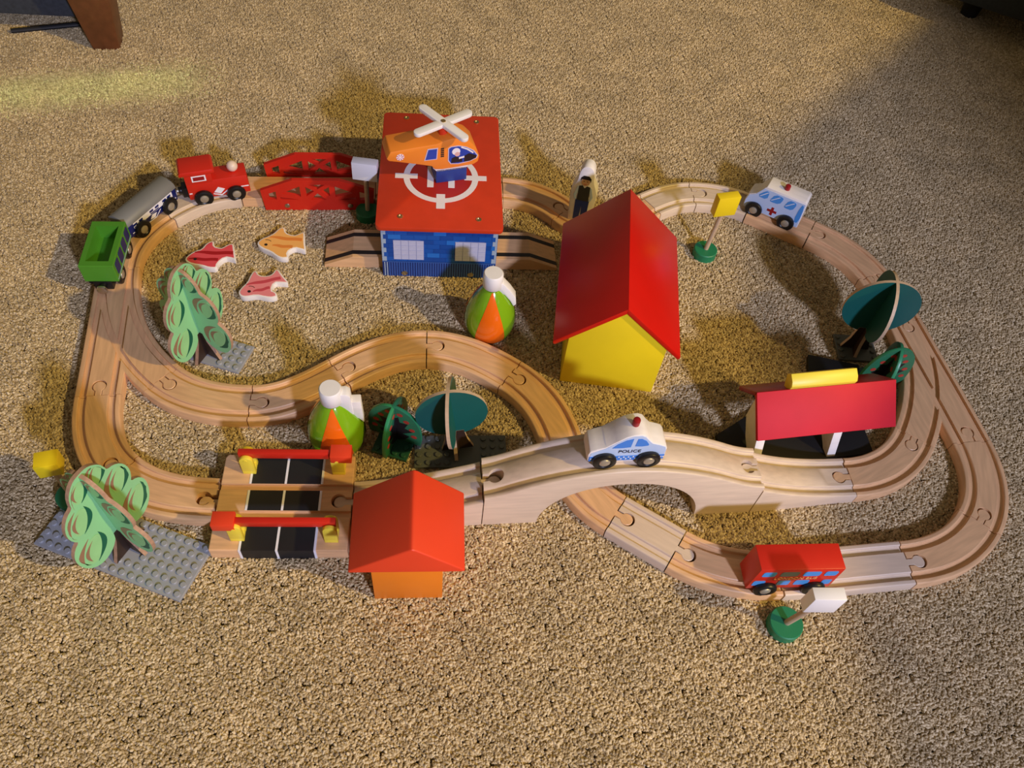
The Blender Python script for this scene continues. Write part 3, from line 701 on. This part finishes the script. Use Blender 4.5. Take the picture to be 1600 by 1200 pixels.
def helicopter():
    a = math.atan2(663.3 - 650.9, 29.7)
    t = thing('helicopter', 'orange toy helicopter with white rotor blades on the helipad', 'helicopter', (-104.8, 650.9, 74.5), a)
    W = 26
    prof = [(-50, 40), (-46, 47.5), (-20, 49.5), (0, 50.5), (8, 53.5), (16, 55), (24, 54), (33, 49), (40, 41), (44, 30), (43, 23), (38, 20), (22, 19), (6, 18.5), (-2, 19.5), (-5, 24), (-19, 28.5), (-39, 34.5), (-48, 37)]
    MB().side(prof, -1, W).build('body', [ORANGE_H], t, bevel=1.2)
    MB().side([(1, 14.5), (-3.5, 20), (8, 19.5), (22, 20.5), (40, 21), (33, 18), (31, 14.5)], 1, W - 2).build('belly', WHITE, t, bevel=0.5)
    MB().box((16, 12.5, 8.6), (32, 23, 17.2)).build('landing_skid', mat('blue_wood_paint', (0.012, 0.045, 0.26), 0.45, 0.08, 200), t, bevel=0.6)
    def d(nm, pts, m, k=0): MB().side(pts, -1.3 - 0.2 * k, -0.9).build(nm, m, t)
    d('cockpit_window_border', [(11.3, 44), (14, 46), (22, 46.2), (30, 43.5), (38, 38), (42.3, 31.5), (41.2, 28), (34, 25), (22, 23.3), (14, 24.5), (11.3, 29)], mat('lilac_print', (0.62, 0.55, 0.70), 0.4))
    d('cockpit_window', [(12.3, 43.5), (14.5, 45), (22, 45.2), (30, 42.6), (37, 37.5), (41.2, 31.5), (40.2, 28.8), (34, 26), (22, 24.4), (14.8, 25.4), (12.3, 29.5)], mat('deep_blue_print', (0.012, 0.06, 0.42), 0.35), 1)
    d('dashboard', [(28, 25.5), (28, 33), (33, 35.5), (41, 31.5), (40.2, 28.8), (34, 26)], HAIR, 2)
    d('window_glint', [(24, 43.6), (25, 44.4), (31, 41.6), (37.5, 36.2), (36.8, 34.8), (30.5, 40.2)], PRINT_W, 2)
    d('pilot_helmet', circle(19.5, 39.5, 4.2, 14), PRINT_W, 2); d('pilot_face', circle(20.8, 36.2, 2.7, 12), mat('pink_face_print', (0.72, 0.45, 0.42), 0.5), 3)
    d('pilot_jacket', [(14.5, 26), (15, 31.5), (19, 33.5), (23, 31.5), (26, 29.5), (26, 26)], HAIR, 2); d('pilot_glove', [(22.5, 30), (22.5, 32), (28, 33), (28, 31)], PRINT_W, 3)
    d('rear_window_border', [(-12.8, 32.5), (-9.3, 46.2), (1.2, 46.2), (0.2, 32.5)], mat('lilac_print', (0.62, 0.55, 0.70), 0.4))
    d('rear_window', [(-11.6, 33.4), (-8.5, 45.2), (0.2, 45.2), (-0.6, 33.4)], mat('deep_blue_print', (0.012, 0.06, 0.42), 0.35), 1)
    for k in range(5): d('air_vent', [(4, 34.5 + 2.3 * k), (4, 36.1 + 2.3 * k), (7.3, 36.1 + 2.3 * k), (7.3, 34.5 + 2.3 * k)], W_DARKBROWN)
    d('tail_roundel', circle(-36.5, 40.5, 3.9, 18), PRINT_W)
    for k in range(8):
        b = R(k * 45 + 20); MBp = [(-36.5 + 0.8 * math.cos(b), 40.5 + 0.8 * math.sin(b)), (-36.5 + 3.7 * math.cos(b - 0.16), 40.5 + 3.7 * math.sin(b - 0.16)), (-36.5 + 3.7 * math.cos(b + 0.16), 40.5 + 3.7 * math.sin(b + 0.16))]
        d('roundel_spoke', MBp, mat('magenta_print', (0.55, 0.12, 0.18), 0.5), 1)
    mast = MB().lathe([(4.6, 0), (4.6, 11)], 22).build('rotor_mast', RED_ORANGE, t, loc=(9.5, 12.5, 51.5), bevel=0.4)
    def bar(ang):
        pts = []
        for sx in (1, -1):
            pts += [(sx * 29 + 4.6 * math.cos(R(q)), 4.6 * math.sin(R(q))) for q in (range(-90, 91, 18) if sx > 0 else range(90, 271, 18))]
        return MB().prism(pts, 0, 4.2, 0, None, Matrix.Rotation(R(ang), 4, 'Z'))
    for nm, ang in (('rotor_blade', 21), ('rotor_blade', -61)):
        q = bar(ang).build(nm, WHITE, t, bevel=0.8, loc=(9.5, 12.5, 62 if ang > 0 else 62.15))
    MB().lathe([(2.4, 0), (2.4, 0.6), (1.2, 1.2), (0.2, 1.3)], 16).build('rotor_screw', BRASS, t, loc=(9.5, 12.5, 66.3))
helicopter()

# ------------------------------------------------------------------ houses
def red_house():
    t = thing('house', 'large yellow toy house with a glossy steep red roof', 'house', (89.3, 555, 0), R(0.9))
    hw = 45; zr, ze, he = 118, 62.6, 58.7
    sl = (zr - ze) / he
    MB().side([(-hw, 0), (-hw, zr - 7 - sl * hw), (0, zr - 7), (hw, zr - 7 - sl * hw), (hw, 0)], -75.4, 75.4).build('walls', YELLOW, t, bevel=0.5)
    for sgn in (-1, 1):
        pts = [(0, zr), (sgn * he, ze), (sgn * he, ze - 3.2), (sgn * (he - 2.0), ze - 4.4), (0, zr - 6.4)]
        MB().side(pts, -77.8, 77.8).build('roof_slope', RED_HOUSE, t, bevel=0.5)
red_house()

def orange_house():
    t = thing('house', 'small orange toy house with an orange-red roof at the front', 'house', (-64, 272.5, 0), R(9))
    MB().box((0, 0, 30), (54, 62, 60)).build('walls', ORANGE, t, bevel=0.5)
    MB().side([(-43.5, 57.5), (-43.5, 60), (1.5, 95.5), (4.5, 97.2), (7.5, 95.5), (43.5, 60), (43.5, 57.5)], -33, 33).build('roof', RED_ORANGE, t, bevel=2.2, seg=3)
orange_house()

def station():
    t = thing('station_shelter', 'red roofed toy station shelter with a yellow name bar on a black base', 'station', (278.2, 459, 0), R(15.8))
    L = 67.2; zr = 74.4; th = 4.5
    Mz = Matrix(((0, 1, 0, 0), (1, 0, 0, 0), (0, 0, 1, 0), (0, 0, 0, 1)))     # outline x -> y
    def cross(nm, pts, u0, u1, m, bev=0.6):
        mb = MB().side(pts, u0, u1)
        mb.v = [Vector((p.y, p.x, p.z)) for p in mb.v]; mb.f = [f[::-1] for f in mb.f]
        return mb.build(nm, m, t, bevel=bev)
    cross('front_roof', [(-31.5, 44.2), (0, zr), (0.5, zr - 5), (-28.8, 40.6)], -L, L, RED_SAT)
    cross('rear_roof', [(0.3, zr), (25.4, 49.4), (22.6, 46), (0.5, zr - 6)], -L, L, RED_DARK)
    cross('name_bar', [(1.0, zr - 3), (9, zr - 7), (13, zr + 6), (8.5, zr + 11.5), (2.2, zr + 8), (-0.6, zr + 4), (0.2, zr)], -36, 27, YELLOW2)
    for u in (-62, 14):
        cross('support', [(-34, 5), (-18, 52), (-3, zr - 9), (4, zr - 12), (4, 32), (-9, 16), (-25, 5)], u, u + 8.5, WHITE_W, 0.4)
    mb = MB().prism([(-84, -35.5), (-84, 2), (-70, 8), (-30, 28), (60, 28), (66, 12), (62, -35.5)], 0, 5)
    mb.build('base', BLACK_BASE, t, bevel=0.5)
station()
bl = MB().box((0, 0, 3), (52, 32, 6)).build('black_slab', BLACK_BASE, None, bevel=0.6, loc=(320, 533, 0), rot=R(-5))
tag(bl, 'flat black slab lying behind the station shelter', 'board')

# ------------------------------------------------------------------ level crossing
def crossing():
    t = thing('level_crossing', 'wooden level crossing with a black road, red barrier arms and yellow posts', 'crossing', (-229.5, 297.3, 0), R(8.3))
    L = 110; z = 15
    def slab():
        m = MB().prism([(0, -45), (0, 41), (2, 44), (L - 2, 44), (L, 44), (L, -45)], 0, z).mesh('t', bevel=0.8)
        for v in (-12.5, 12.5): m = boolean(m, [MB().box((L / 2, v, z), (L + 10, 6, 6.5)).mesh('c')])
        m = boolean(m, [socket(L, 0, math.pi, 12).mesh('c')])
        for p in m.polygons: p.use_smooth = False
        return m
    m = slab(); bm = bmesh.new(); bm.from_mesh(m); bm.from_mesh(peg(0, 0, math.pi, 11).mesh('p', bevel=0.5)); bm.to_mesh(m); bm.free()
    link('slab', m, W_TRACK3, t)
    def road(nm, x0, x1, y0, y1, mt, h=0.25): return MB().box(((x0 + x1) / 2, (y0 + y1) / 2, z + h / 2), (x1 - x0, y1 - y0, h)).build(nm, mt, t)
    for y0, y1 in ((-45, -15.7), (-9.3, 9.3), (15.7, 44)):
        road('road_panel', 25.2, 83.2, y0, y1, BLACK_ROAD)
        for x in (24.3, 53.6, 84.0): road('road_line', x - 0.95, x + 0.95, y0, y1, PRINT_W, 0.4)
    MB().box((54.2, -45.1, z / 2), (58, 0.4, z + 0.4)).build('road_panel', BLACK_ROAD, t)
    for x in (24.3, 53.6, 84.0): MB().box((x, -45.2, z / 2), (1.9, 0.6, z + 0.7)).build('road_line', PRINT_W, t)
    for x, y in ((22.5, 31), (97.5, 31), (22, -31), (97, -32)):
        # each post is a forked bracket: two rounded cheeks on a foot
        pm = MB().box((0, 0, 2.5), (10.6, 12.5, 5))
        cheek = [(-5.5, 0), (5.5, 0), (5.5, 20)] + [(5.5 * math.cos(R(a)), 20 + 5.5 * math.sin(R(a))) for a in range(15, 180, 15)] + [(-5.5, 20)]
        pm.side(cheek, -6.2, -2.6); pm.side(cheek, 2.6, 6.2)
        pm.build('gate_post', YELLOW2, t, bevel=0.5, loc=(x, y, z + 0.1))
    for y, d, u0, u1 in ((31, 1, 16.5, 95), (-31.5, -1, 22, 102)):
        MB().box(((u0 + u1) / 2, y, z + 24), (u1 - u0, 5, 8)).build('barrier_arm', RED, t, bevel=0.6)
        cx = 101 if d > 0 else 15
        MB().box((cx, y, z + 25), (17.5, 12.5, 10)).build('counterweight', RED_ORANGE, t, bevel=0.5)
        for px_ in (22.3, 97.2): MB().tube((px_, y - 6.6, z + 21.5), (px_, y + 6.6, z + 21.5), 1.5, 12).build('pivot_pin', YELLOW2, t)
crossing()

# ------------------------------------------------------------------ signs
def sign(label, base, face_c, face_rot, dims, color, zb, zt, disc=13):
    bx, by = base
    t = thing('road_sign', label, 'sign', (bx, by, 0), 0, 'toy road signs on green discs')
    MB().lathe([(disc, 0), (disc, 9), (disc - 0.8, 9.8)], 32).build('base', GREEN_S, t)
    dx, dy = face_c[0] - bx, face_c[1] - by
    MB().tube((0, 0, 8), (dx * 0.97, dy * 0.97, zb + 4), 2.6, 14).build('post', W_PEG, t)
    MB().box((dx, dy, (zb + zt) / 2), (dims[0], dims[1], zt - zb), R(face_rot)).build('sign_board', color, t, bevel=0.7)
sign('white sign board on a green disc left of the blue building', (-183.5, 668), (-181.5, 664.3), 1, (26.5, 10.5), WHITE, 58, 80)
sign('yellow sign board on a green disc left of the ambulance', (192.5, 680), (195.7, 681), 20.4, (24.6, 9.9), YELLOW, 62, 87)
sign('white sign board on a green disc in front of the red bus', (247.5, 261.5), (254.5, 259), 7.6, (24.8, 10), WHITE, 55, 81, 14)
sign('yellow sign board half hidden behind the front leaf tree, at the far left', (-350, 287), (-357, 293), 22, (18, 15), YELLOW, 40, 56)

# ------------------------------------------------------------------ stud plates and trees
STUD = MB().lathe([(2.45, 0), (2.45, 1.5), (2.2, 1.75)], 16).mesh('stud')
STUD_D = STUD.copy(); STUD_G = STUD.copy()
def stud_plate(corner, hd, nx, ny, label, m, sm, skip=()):
    t = thing('stud_plate', label, 'plate', (corner[0], corner[1], 0), R(hd), 'stud plates under the trees')
    MB().box((nx * 4.15, ny * 4.15, 1.6), (nx * 8.3, ny * 8.3, 3.2)).build('slab', m, t, bevel=0.25, seg=1)
    for i in range(nx):
        for j in range(ny):
            if (i, j) in skip: continue
            link('stud', sm, m, t, ((i + 0.5) * 8.3, (j + 0.5) * 8.3, 3.2))
    return t

def crescent(cx, cy, L, w, bend, rot, n=10):
    """leaf vein: a crescent of length L"""
    a = []; b = []
    for i in range(n + 1):
        t = i / n; u = (t - 0.5) * L; k = 4 * t * (1 - t)
        a.append((u, bend * k + w * k * 0.5)); b.append((u, bend * k - w * k * 0.5))
    c, s_ = math.cos(rot), math.sin(rot)
    return [(cx + u * c - v * s_, cy + u * s_ + v * c) for u, v in a + b[1:-1][::-1]]

HALF = [(0, 116), (6, 115.5), (11, 112), (15.5, 106), (17.5, 99), (18, 95), (24, 93), (29, 87.5), (32, 80), (32.5, 72), (30.5, 65), (28.5, 61.5), (34, 58.5), (38, 52), (39, 44), (37.5, 34), (34, 26), (29, 20), (24, 17.5), (18, 17), (11, 20), (6, 26), (5.5, 30)]
CROWN = smooth_outline(HALF + [(-x, z) for x, z in HALF[::-1]][:-1])
TRUNK = [(-5, 33), (5, 33), (7, 22), (13, 8), (17, 0), (-17, 0), (-13, 8), (-7, 22)]

def inside(p, poly):
    c = False
    for i in range(len(poly)):
        (x0, y0), (x1, y1) = poly[i], poly[i - 1]
        if (y0 > p[1]) != (y1 > p[1]) and p[0] < (x1 - x0) * (p[1] - y0) / (y1 - y0) + x0: c = not c
    return c
INNER = [(x * 0.95, 62 + (z - 62) * 0.96) for x, z in CROWN]
def keep(pts, cx, cz):
    """pull outlying points of a print back inside the crown"""
    out = []
    for x, z in pts:
        for _ in range(30):
            if inside((x, z), INNER): break
            x += (cx * 0.8 - x) * 0.06; z += (cz - z) * 0.06
        out.append((x, z))
    return out

def leaf_tree(label, base, a1, a2, tilt=(0, 0), z0=4.6):
    t = thing('leaf_tree', label, 'tree', (base[0], base[1], z0), 0, tilt=tilt)
    for k, ang in enumerate((a1, a2)):
        M = Matrix.Rotation(R(ang), 4, 'Z')
        th = 1.6
        MB().side([(x, z * (1 - 0.012 * k)) for x, z in CROWN], -th, th, 0, 1, M).build('crown_panel', [MINT, W_PLY], t)
        MB().side(TRUNK, -th - 0.05, th + 0.05, 0, 1, M).build('trunk_panel', [W_DARKBROWN, W_PLY], t)
        pat = MB()
        for sgn in (-1, 1):
            v0, v1 = (-th - 0.22, -th + 0.05) if sgn < 0 else (th - 0.05, th + 0.22)
            for sx in (-1, 1):
                for (cx, cz, sc_, rt) in ((9, 102, 0.80, 40), (20, 76, 1.0, 50), (24, 39, 1.12, 60)):
                    c0 = sx * cx; rot = R(66)
                    q0, q1 = (0.06, 0) if sgn < 0 else (0, 0.06)
                    pat.side(keep(ellipse(c0 + 1.2 * sc_, cz, 7.5 * sc_, 12.5 * sc_, 18, rot - R(90)), c0, cz), v0, v1, 3)
                    pat.side(keep(crescent(c0 + 3.8 * sc_, cz - 1, 27 * sc_, 4.6 * sc_, -5.5 * sc_, rot), c0, cz), v0 - q0, v1 + q1, 0)
                    pat.side(keep(crescent(c0 - 4.2 * sc_, cz + 1, 29 * sc_, 4.6 * sc_, 6.5 * sc_, rot), c0, cz), v0 - q0, v1 + q1, 1)
                    pat.side(keep(crescent(c0 - 0.8 * sc_, cz + 0.5, 19 * sc_, 2.8 * sc_, 4.5 * sc_, rot), c0, cz), v0 - 2 * q0, v1 + 2 * q1, 1)
        pat.v = [M @ v for v in pat.v]
        pat.build('leaf_print', [LEAF_D, LEAF_B, MINT_L, MINT_M], t)
    return t
p1 = stud_plate((-322.5, 446.5), -10.2, 8, 4, 'small light grey stud plate under the rear leaf tree', LEGO, STUD, {(i, j) for i in range(4) for j in range(0, 4)} | {(4, 0), (4, 1), (4, 2), (4, 3)})
leaf_tree('two panel mint green leaf tree beside the fish', (-292, 452), 75, -20)
p2 = stud_plate((-364.5, 243.2), -13.2, 16, 6, 'large light grey stud plate under the front leaf tree', LEGO, STUD, {(7, 2), (7, 3), (8, 2), (8, 3), (6, 2), (6, 3), (9, 3), (9, 2), (7, 4), (7, 1), (7, 5)})
leaf_tree('two panel mint green leaf tree at the bottom left beside the level crossing', (-289, 252), 72, -20, tilt=(R(-0.5), R(-1.5)))

def round_tree(label, base, a1, a2, r, zc, tilt=None, z0=4.6):
    t = thing('round_tree', label, 'tree', (base[0], base[1], z0), 0, tilt=tilt)
    for k, ang in enumerate((a1, a2)):
        M = Matrix.Rotation(R(ang), 4, 'Z')
        pts = ellipse(0, zc, r, r, 40)
        MB().side(pts, -1.5, 1.5, 0, 1, M).build('crown_panel', [TEAL, W_PEG], t)
        MB().side([(-8, zc - r + 5), (8, zc - r + 5), (10, 14), (14.5, 0), (-14.5, 0), (-10, 14)], -1.6, 1.6, 0, 1, M).build('trunk_panel', [W_DARKBROWN, W_PEG], t)
    return t
stud_plate((-76, 360), 9.5, 10, 4, 'dark grey stud plate under the central round tree', LEGO_D, STUD_D, {(i, j) for i in (4, 5, 6) for j in (0, 1, 2, 3)})
round_tree('round teal tree of two crossing discs behind the bridge ramp', (-41, 386), 14, 95, 31, 55, (0, R(-7)))
stud_plate((329, 553), 5, 5, 4, 'dark grey stud plate under the round tree at the right', LEGO_D, STUD_D, {(i, j) for i in (1, 2, 3) for j in (0, 1, 2, 3)})
round_tree('round teal tree of two crossing discs behind the station shelter', (346, 571), 1, 85, 36, 63)

def apple_tree(label, base, a1, a2, w, h, z0=4.8):
    t = thing('apple_tree', label, 'tree', (base[0], base[1], z0), 0)
    for k, ang in enumerate((a1, a2)):
        M = Matrix.Rotation(R(ang), 4, 'Z')
        out = []
        for i in range(25):
            a = math.pi * i / 24
            out.append((w * math.cos(a), 8 + (h - 8) * math.sin(a) ** 0.75))
        out = [(w * 0.96, 0)] + out + [(-w * 0.96, 0)]
        MB().side(out, -1.7, 1.7, 0, 1, M).build('crown_panel', [APPLE_F, APPLE_G], t, bevel=0.4)
        sp = MB()
        star = [(-3, 0)] + [(x * w / 23, z * h / 56) for x, z in ((-9, 4), (-13, 12), (-7, 14), (-16, 22), (-9, 25), (-12, 34), (-5, 33), (-3, 42), (0, 36), (4, 42), (5, 33), (12, 34), (9, 25), (16, 22), (7, 14), (13, 12), (9, 4))] + [(3, 0)]
        for v0, v1 in ((-1.95, -1.6), (1.6, 1.95)):
            sp.side(star, v0, v1, 0)
        sp.v = [M @ v for v in sp.v]; sp.build('trunk_print', HAIR, t)
        ap = MB()
        for v0, v1 in ((-2.0, -1.6), (1.6, 2.0)):
            for x, z in ((-22, 16), (-20, 28), (-14, 40), (-6, 50), (7, 50), (14, 40), (20, 27), (22, 15)):
                ap.side(ellipse(x * w / 30, z * h / 60, 2.9, 2.3, 12), v0, v1, 0)
        ap.v = [M @ v for v in ap.v]; ap.build('apple_print', APPLE_R, t)
    return t
stud_plate((-117, 371), -10, 4, 4, 'dark green stud plate under the apple tree beside the front egg', LEGO_G, STUD_G, {(i, j) for i in (0, 1, 2) for j in (1, 2, 3)})
apple_tree('green arched apple tree with red apples beside the front egg', (-98, 388), -12, 78, 25.5, 49)
stud_plate((345, 510), 15, 4, 4, 'dark green stud plate under the apple tree behind the station shelter', LEGO_G, STUD_G, {(i, j) for i in (1, 2) for j in (0, 1, 2, 3)})
apple_tree('green arched apple tree with red apples behind the station shelter', (363, 527), 12, 80, 25, 56)

# ------------------------------------------------------------------ green and orange eggs with white tops
def egg(label, base, spin, lever):
    t = thing('egg_bottle', label, 'toy', (base[0], base[1], 0), R(spin), 'green and orange eggs')
    prof = [(15, 0), (20, 2), (23.6, 8), (25.2, 16), (25.1, 24), (23.7, 33), (20.9, 42), (17.1, 50), (13.2, 57), (9.8, 62), (8.0, 64)]
    MB().lathe(prof, 40).build('body', EGG_G, t)
    for k in range(3):
        c = -90 + 120 * k; vs = []; fs = []; n = 14
        for i, (r, z) in enumerate(prof[1:]):
            f = max(0.0, 1 - (z / 64.0)); w = 3 + 36 * f ** 0.5
            for j in range(n + 1):
                a = R(c - w + 2 * w * j / n); vs.append(((r + 0.25) * math.cos(a), (r + 0.25) * math.sin(a), z))
        m = len(prof) - 1
        for i in range(m - 1):
            for j in range(n): fs.append((i*(n+1)+j, i*(n+1)+j+1, (i+1)*(n+1)+j+1, (i+1)*(n+1)+j))
        MB().add(vs, fs).build('orange_panel', EGG_O, t)
    MB().lathe([(6.6, 62), (6.6, 67)], 24).build('neck', BLACK, t)
    MB().lathe([(8.6, 66), (9.6, 67), (9.5, 82), (8.4, 83.4), (0.3, 83.6)], 28).build('cap', WHITE, t, smooth=50)
    if lever == 'steps':
        MB().side([(5, 58), (5, 79), (13, 79), (16, 76), (17, 48), (12, 55)], -5, 5).build('lever', WHITE, t, bevel=1.0)
        MB().side([(16, 46), (16, 67), (24, 67), (25, 36), (21, 42)], -4.2, 4.2).build('lever_tip', WHITE_W, t, bevel=0.6)
    else:
        MB().side([(4, 62), (4, 73), (10, 73), (17, 64), (23, 54), (24, 45), (21.5, 42), (17.5, 50), (12, 58)], -5, 5).build('lever', WHITE, t, bevel=0.8)
    return t
egg('green and orange egg with a white stepped cap behind the level crossing barrier', (-148, 378), 12, 'steps')
egg('green and orange egg with a white cap in front of the blue building', (-31, 531), 8, 'hook')

# ------------------------------------------------------------------ fish
def fish(label, pts, top, base, stripe, stripes, eye, brow=True):
    cx = sum(p[0] for p in pts) / len(pts); cy = sum(p[1] for p in pts) / len(pts)
    loc = [(x - cx, y - cy) for x, y in pts]
    t = thing('fish', label, 'fish', (cx, cy, 0), 0, 'three flat wooden fish')
    MB().prism(smooth_outline(loc), 0.2, 7).build('body', WHITE_W, t, bevel=0.4)
    inner = smooth_outline(loc)
    # print inset from the edge
    n = len(inner); ins = []
    area = sum(inner[i][0] * inner[(i+1) % n][1] - inner[(i+1) % n][0] * inner[i][1] for i in range(n))
    for i in range(n):
        a, b = inner[i - 1], inner[(i + 1) % n]; dx, dy = b[0] - a[0], b[1] - a[1]; l = math.hypot(dx, dy) or 1
        s_ = 1 if area > 0 else -1
        ins.append((inner[i][0] - s_ * dy / l * 1.6, inner[i][1] + s_ * dx / l * 1.6))
    pm = MB().prism(ins, 6.9, 7.15).mesh('p')
    link('print', pm, base, t)
    for (x0, y0, x1, y1, w) in stripes:
        sp = MB(); L = math.hypot(x1 - x0, y1 - y0); a = math.atan2(y1 - y0, x1 - x0); up = []; dn = []
        for i in range(17):
            k = i / 16; wob = math.sin(k * 9) * 0.5; ww = w * (0.35 + 0.65 * min(1, k * 3) )
            px_, py_ = x0 + (x1 - x0) * k - cx, y0 + (y1 - y0) * k - cy
            up.append((px_ - math.sin(a) * (wob + ww), py_ + math.cos(a) * (wob + ww))); dn.append((px_ - math.sin(a) * (wob - ww), py_ + math.cos(a) * (wob - ww)))
        sp.prism(up + dn[::-1], 7.1, 7.25).build('stripe', stripe, t)
    MB().prism(ellipse(eye[0] - cx, eye[1] - cy, 1.7, 1.6, 14), 7.1, 7.4).build('eye', HAIR, t)
    if brow:
        b = [(eye[0] - cx + 5.2 * math.cos(R(a)) , eye[1] - cy + 3 + 4.5 * math.sin(R(a))) for a in range(40, 121, 10)] + [(eye[0] - cx + 4.6 * math.cos(R(a)), eye[1] - cy + 3 + 3.9 * math.sin(R(a))) for a in range(120, 39, -10)]
        MB().prism(b, 7.1, 7.35).build('brow', W_DARKBROWN, t)
F1 = [(-351.2, 563.4), (-348.5, 570.2), (-343.9, 576.4), (-339.0, 579.1), (-337.0, 588.4), (-332.5, 592.8), (-330.2, 592.1), (-328.0, 585.4), (-320.5, 584.4), (-318.5, 586.0), (-314.3, 591.6), (-309.7, 593.1), (-306.3, 584.8), (-300.3, 570.8), (-304.9, 572.2), (-312.5, 572.5), (-317.0, 563.0), (-315.7, 556.4), (-323.5, 554.9), (-331.5, 556.8), (-342.3, 557.0), (-348.1, 559.4)]
F2 = [(-287.0, 598.1), (-283.8, 605.9), (-277.5, 610.8), (-273.1, 616.5), (-270.6, 623.2), (-267.3, 626.9), (-263.8, 625.1), (-261.6, 618.8), (-252.4, 616.3), (-248.1, 619.6), (-244.7, 623.3), (-241.9, 622.7), (-238.6, 609.9), (-234.1, 597.6), (-238.9, 597.8), (-246.9, 599.3), (-252.5, 591.7), (-248.8, 584.1), (-255.7, 581.7), (-262.2, 583.9), (-268.6, 588.6), (-280.6, 592.2)]
F3 = [(-284.9, 527.7), (-284.1, 534.4), (-280.2, 542.9), (-279.9, 553.0), (-278.5, 559.5), (-275.8, 560.0), (-271.2, 554.1), (-262.4, 555.2), (-258.6, 559.3), (-257.8, 565.1), (-254.7, 566.2), (-248.6, 558.9), (-238.6, 549.6), (-246.5, 548.6), (-253.7, 547.8), (-253.9, 536.8), (-248.6, 535.5), (-245.6, 530.6), (-250.3, 527.1), (-257.5, 526.8), (-266.7, 527.8), (-275.2, 523.6), (-280.8, 523.6)]
fish('flat wooden fish with dark red stripes, partly behind the leaf tree', F1, 7, FISH_R, FISH_RD, [(-344, 573.5, -306, 579.5, 2.3), (-347, 563.8, -318, 567.5, 2.0)], (-340.6, 564.2), False)
fish('flat orange striped wooden fish, rearmost of the three fish', F2, 7, FISH_O, FISH_OD, [(-276, 609.5, -242, 611.5, 2.2), (-270, 598.2, -249, 599.5, 2.0)], (-276.7, 597.7))
fish('flat pink striped wooden fish, nearest of the three fish', F3, 7, FISH_P, FISH_PD, [(-280, 539.5, -249, 554.5, 2.0), (-271, 532.0, -256, 540, 1.8)], (-274.6, 531.3))

# ------------------------------------------------------------------ little printed man
def figure():
    t = thing('peg_figure', 'white wooden peg figure printed with a man in a dark vest and blue trousers', 'figure', (49, 700, 8.9), R(-6))
    out = [(-13, 0), (-13, 18), (-14, 34), (-14.5, 44), (-12, 52), (-8.5, 60), (-8, 70), (-6, 76), (-2.5, 79), (2.5, 79), (6, 76), (8, 70), (8.5, 60), (12, 52), (14.5, 44), (14, 34), (13, 18), (13, 0)]
    MB().side(smooth_outline(out)[2:-2] + [(12, 0), (-12, 0)], -7, 7).build('body', WHITE_W, t, bevel=0.8)
    def d(nm, pts, m, k=0): MB().side(pts, -7.25 - 0.15 * k, -6.9).build(nm, m, t)
    d('trousers', [(-7, 6), (-7.5, 34), (7.5, 34), (7, 6), (1, 6), (0, 26), (-1, 6)], TROUSER)
    d('sleeve', [(-10.5, 40), (-7.5, 52), (-5, 53), (-6, 46), (-8, 39), (-6.5, 34), (-8.5, 34)], PALEBLUE); d('sleeve', [(10.5, 40), (7.5, 52), (5, 53), (6, 46), (8, 39), (6.5, 34), (8.5, 34)], PALEBLUE)
    d('vest', [(-6.5, 33.5), (-6, 53), (-2.5, 54), (0, 50.5), (2.5, 54), (6, 53), (6.5, 33.5)], VEST, 1)
    d('face', ellipse(0, 59, 4.6, 5.2, 18), SKIN); d('hair', [(-5.6, 60), (-5.6, 64), (-3, 67.2), (3, 67.2), (5.6, 64), (5.6, 60), (4.4, 62.5), (-4.4, 62.5)], HAIR, 1)
    for x in (-1.8, 1.8): d('eye', circle(x, 60, 0.6, 8), HAIR, 1)
    d('mouth', [(-1.5, 56.5), (1.5, 56.5), (1.0, 55.9), (-1.0, 55.9)], APPLE_R, 1)
figure()

# ------------------------------------------------------------------ furniture at the edges of the picture
def corner_sofa():
    t = thing('sofa', 'slate blue sofa edge with a brown wooden foot at the top left corner', 'sofa', (-575, 918, -4), R(14))
    A = [(-16, -16), (16, -16), (16, 16), (-16, 16)]; B = [(-30, -28), (30, -28), (30, 30), (-30, 30)]
    vs = [(x, y, 0) for x, y in A] + [(x, y, 130) for x, y in B]
    MB().add(vs, [(3, 2, 1, 0), (4, 5, 6, 7), (0, 1, 5, 4), (1, 2, 6, 5), (2, 3, 7, 6), (3, 0, 4, 7)]).build('foot', LEGWOOD, t, bevel=2)
    M = Matrix.Rotation(R(-5), 4, 'Z')
    mb = MB().box((-335, 205, 112), (620, 400, 165)); mb.v = [M @ v for v in mb.v]
    mb.build('seat_base', SOFA, t, bevel=8)
    return t
corner_sofa()
st = MB().tube((-695, 908, 3), (-612, 946, 3), 3.0, 10).build('dark_stick', BLACK_ROAD); tag(st, 'thin dark stick on the carpet beside the sofa foot', 'stick')
ot = thing('ottoman', 'dark green-black ottoman in the top right corner', 'ottoman', (817, 1262, -4), R(-22))
MB().box((0, 0, 194), (500, 240, 300)).build('cushion', CABINET, ot, bevel=12)
for sx in (-1, 1):
    for sy in (-1, 1): MB().tube((sx * 190, sy * 50, 0), (sx * 190, sy * 50, 50), 12, 14, r2=18).build('foot', BLACK_BASE, ot)
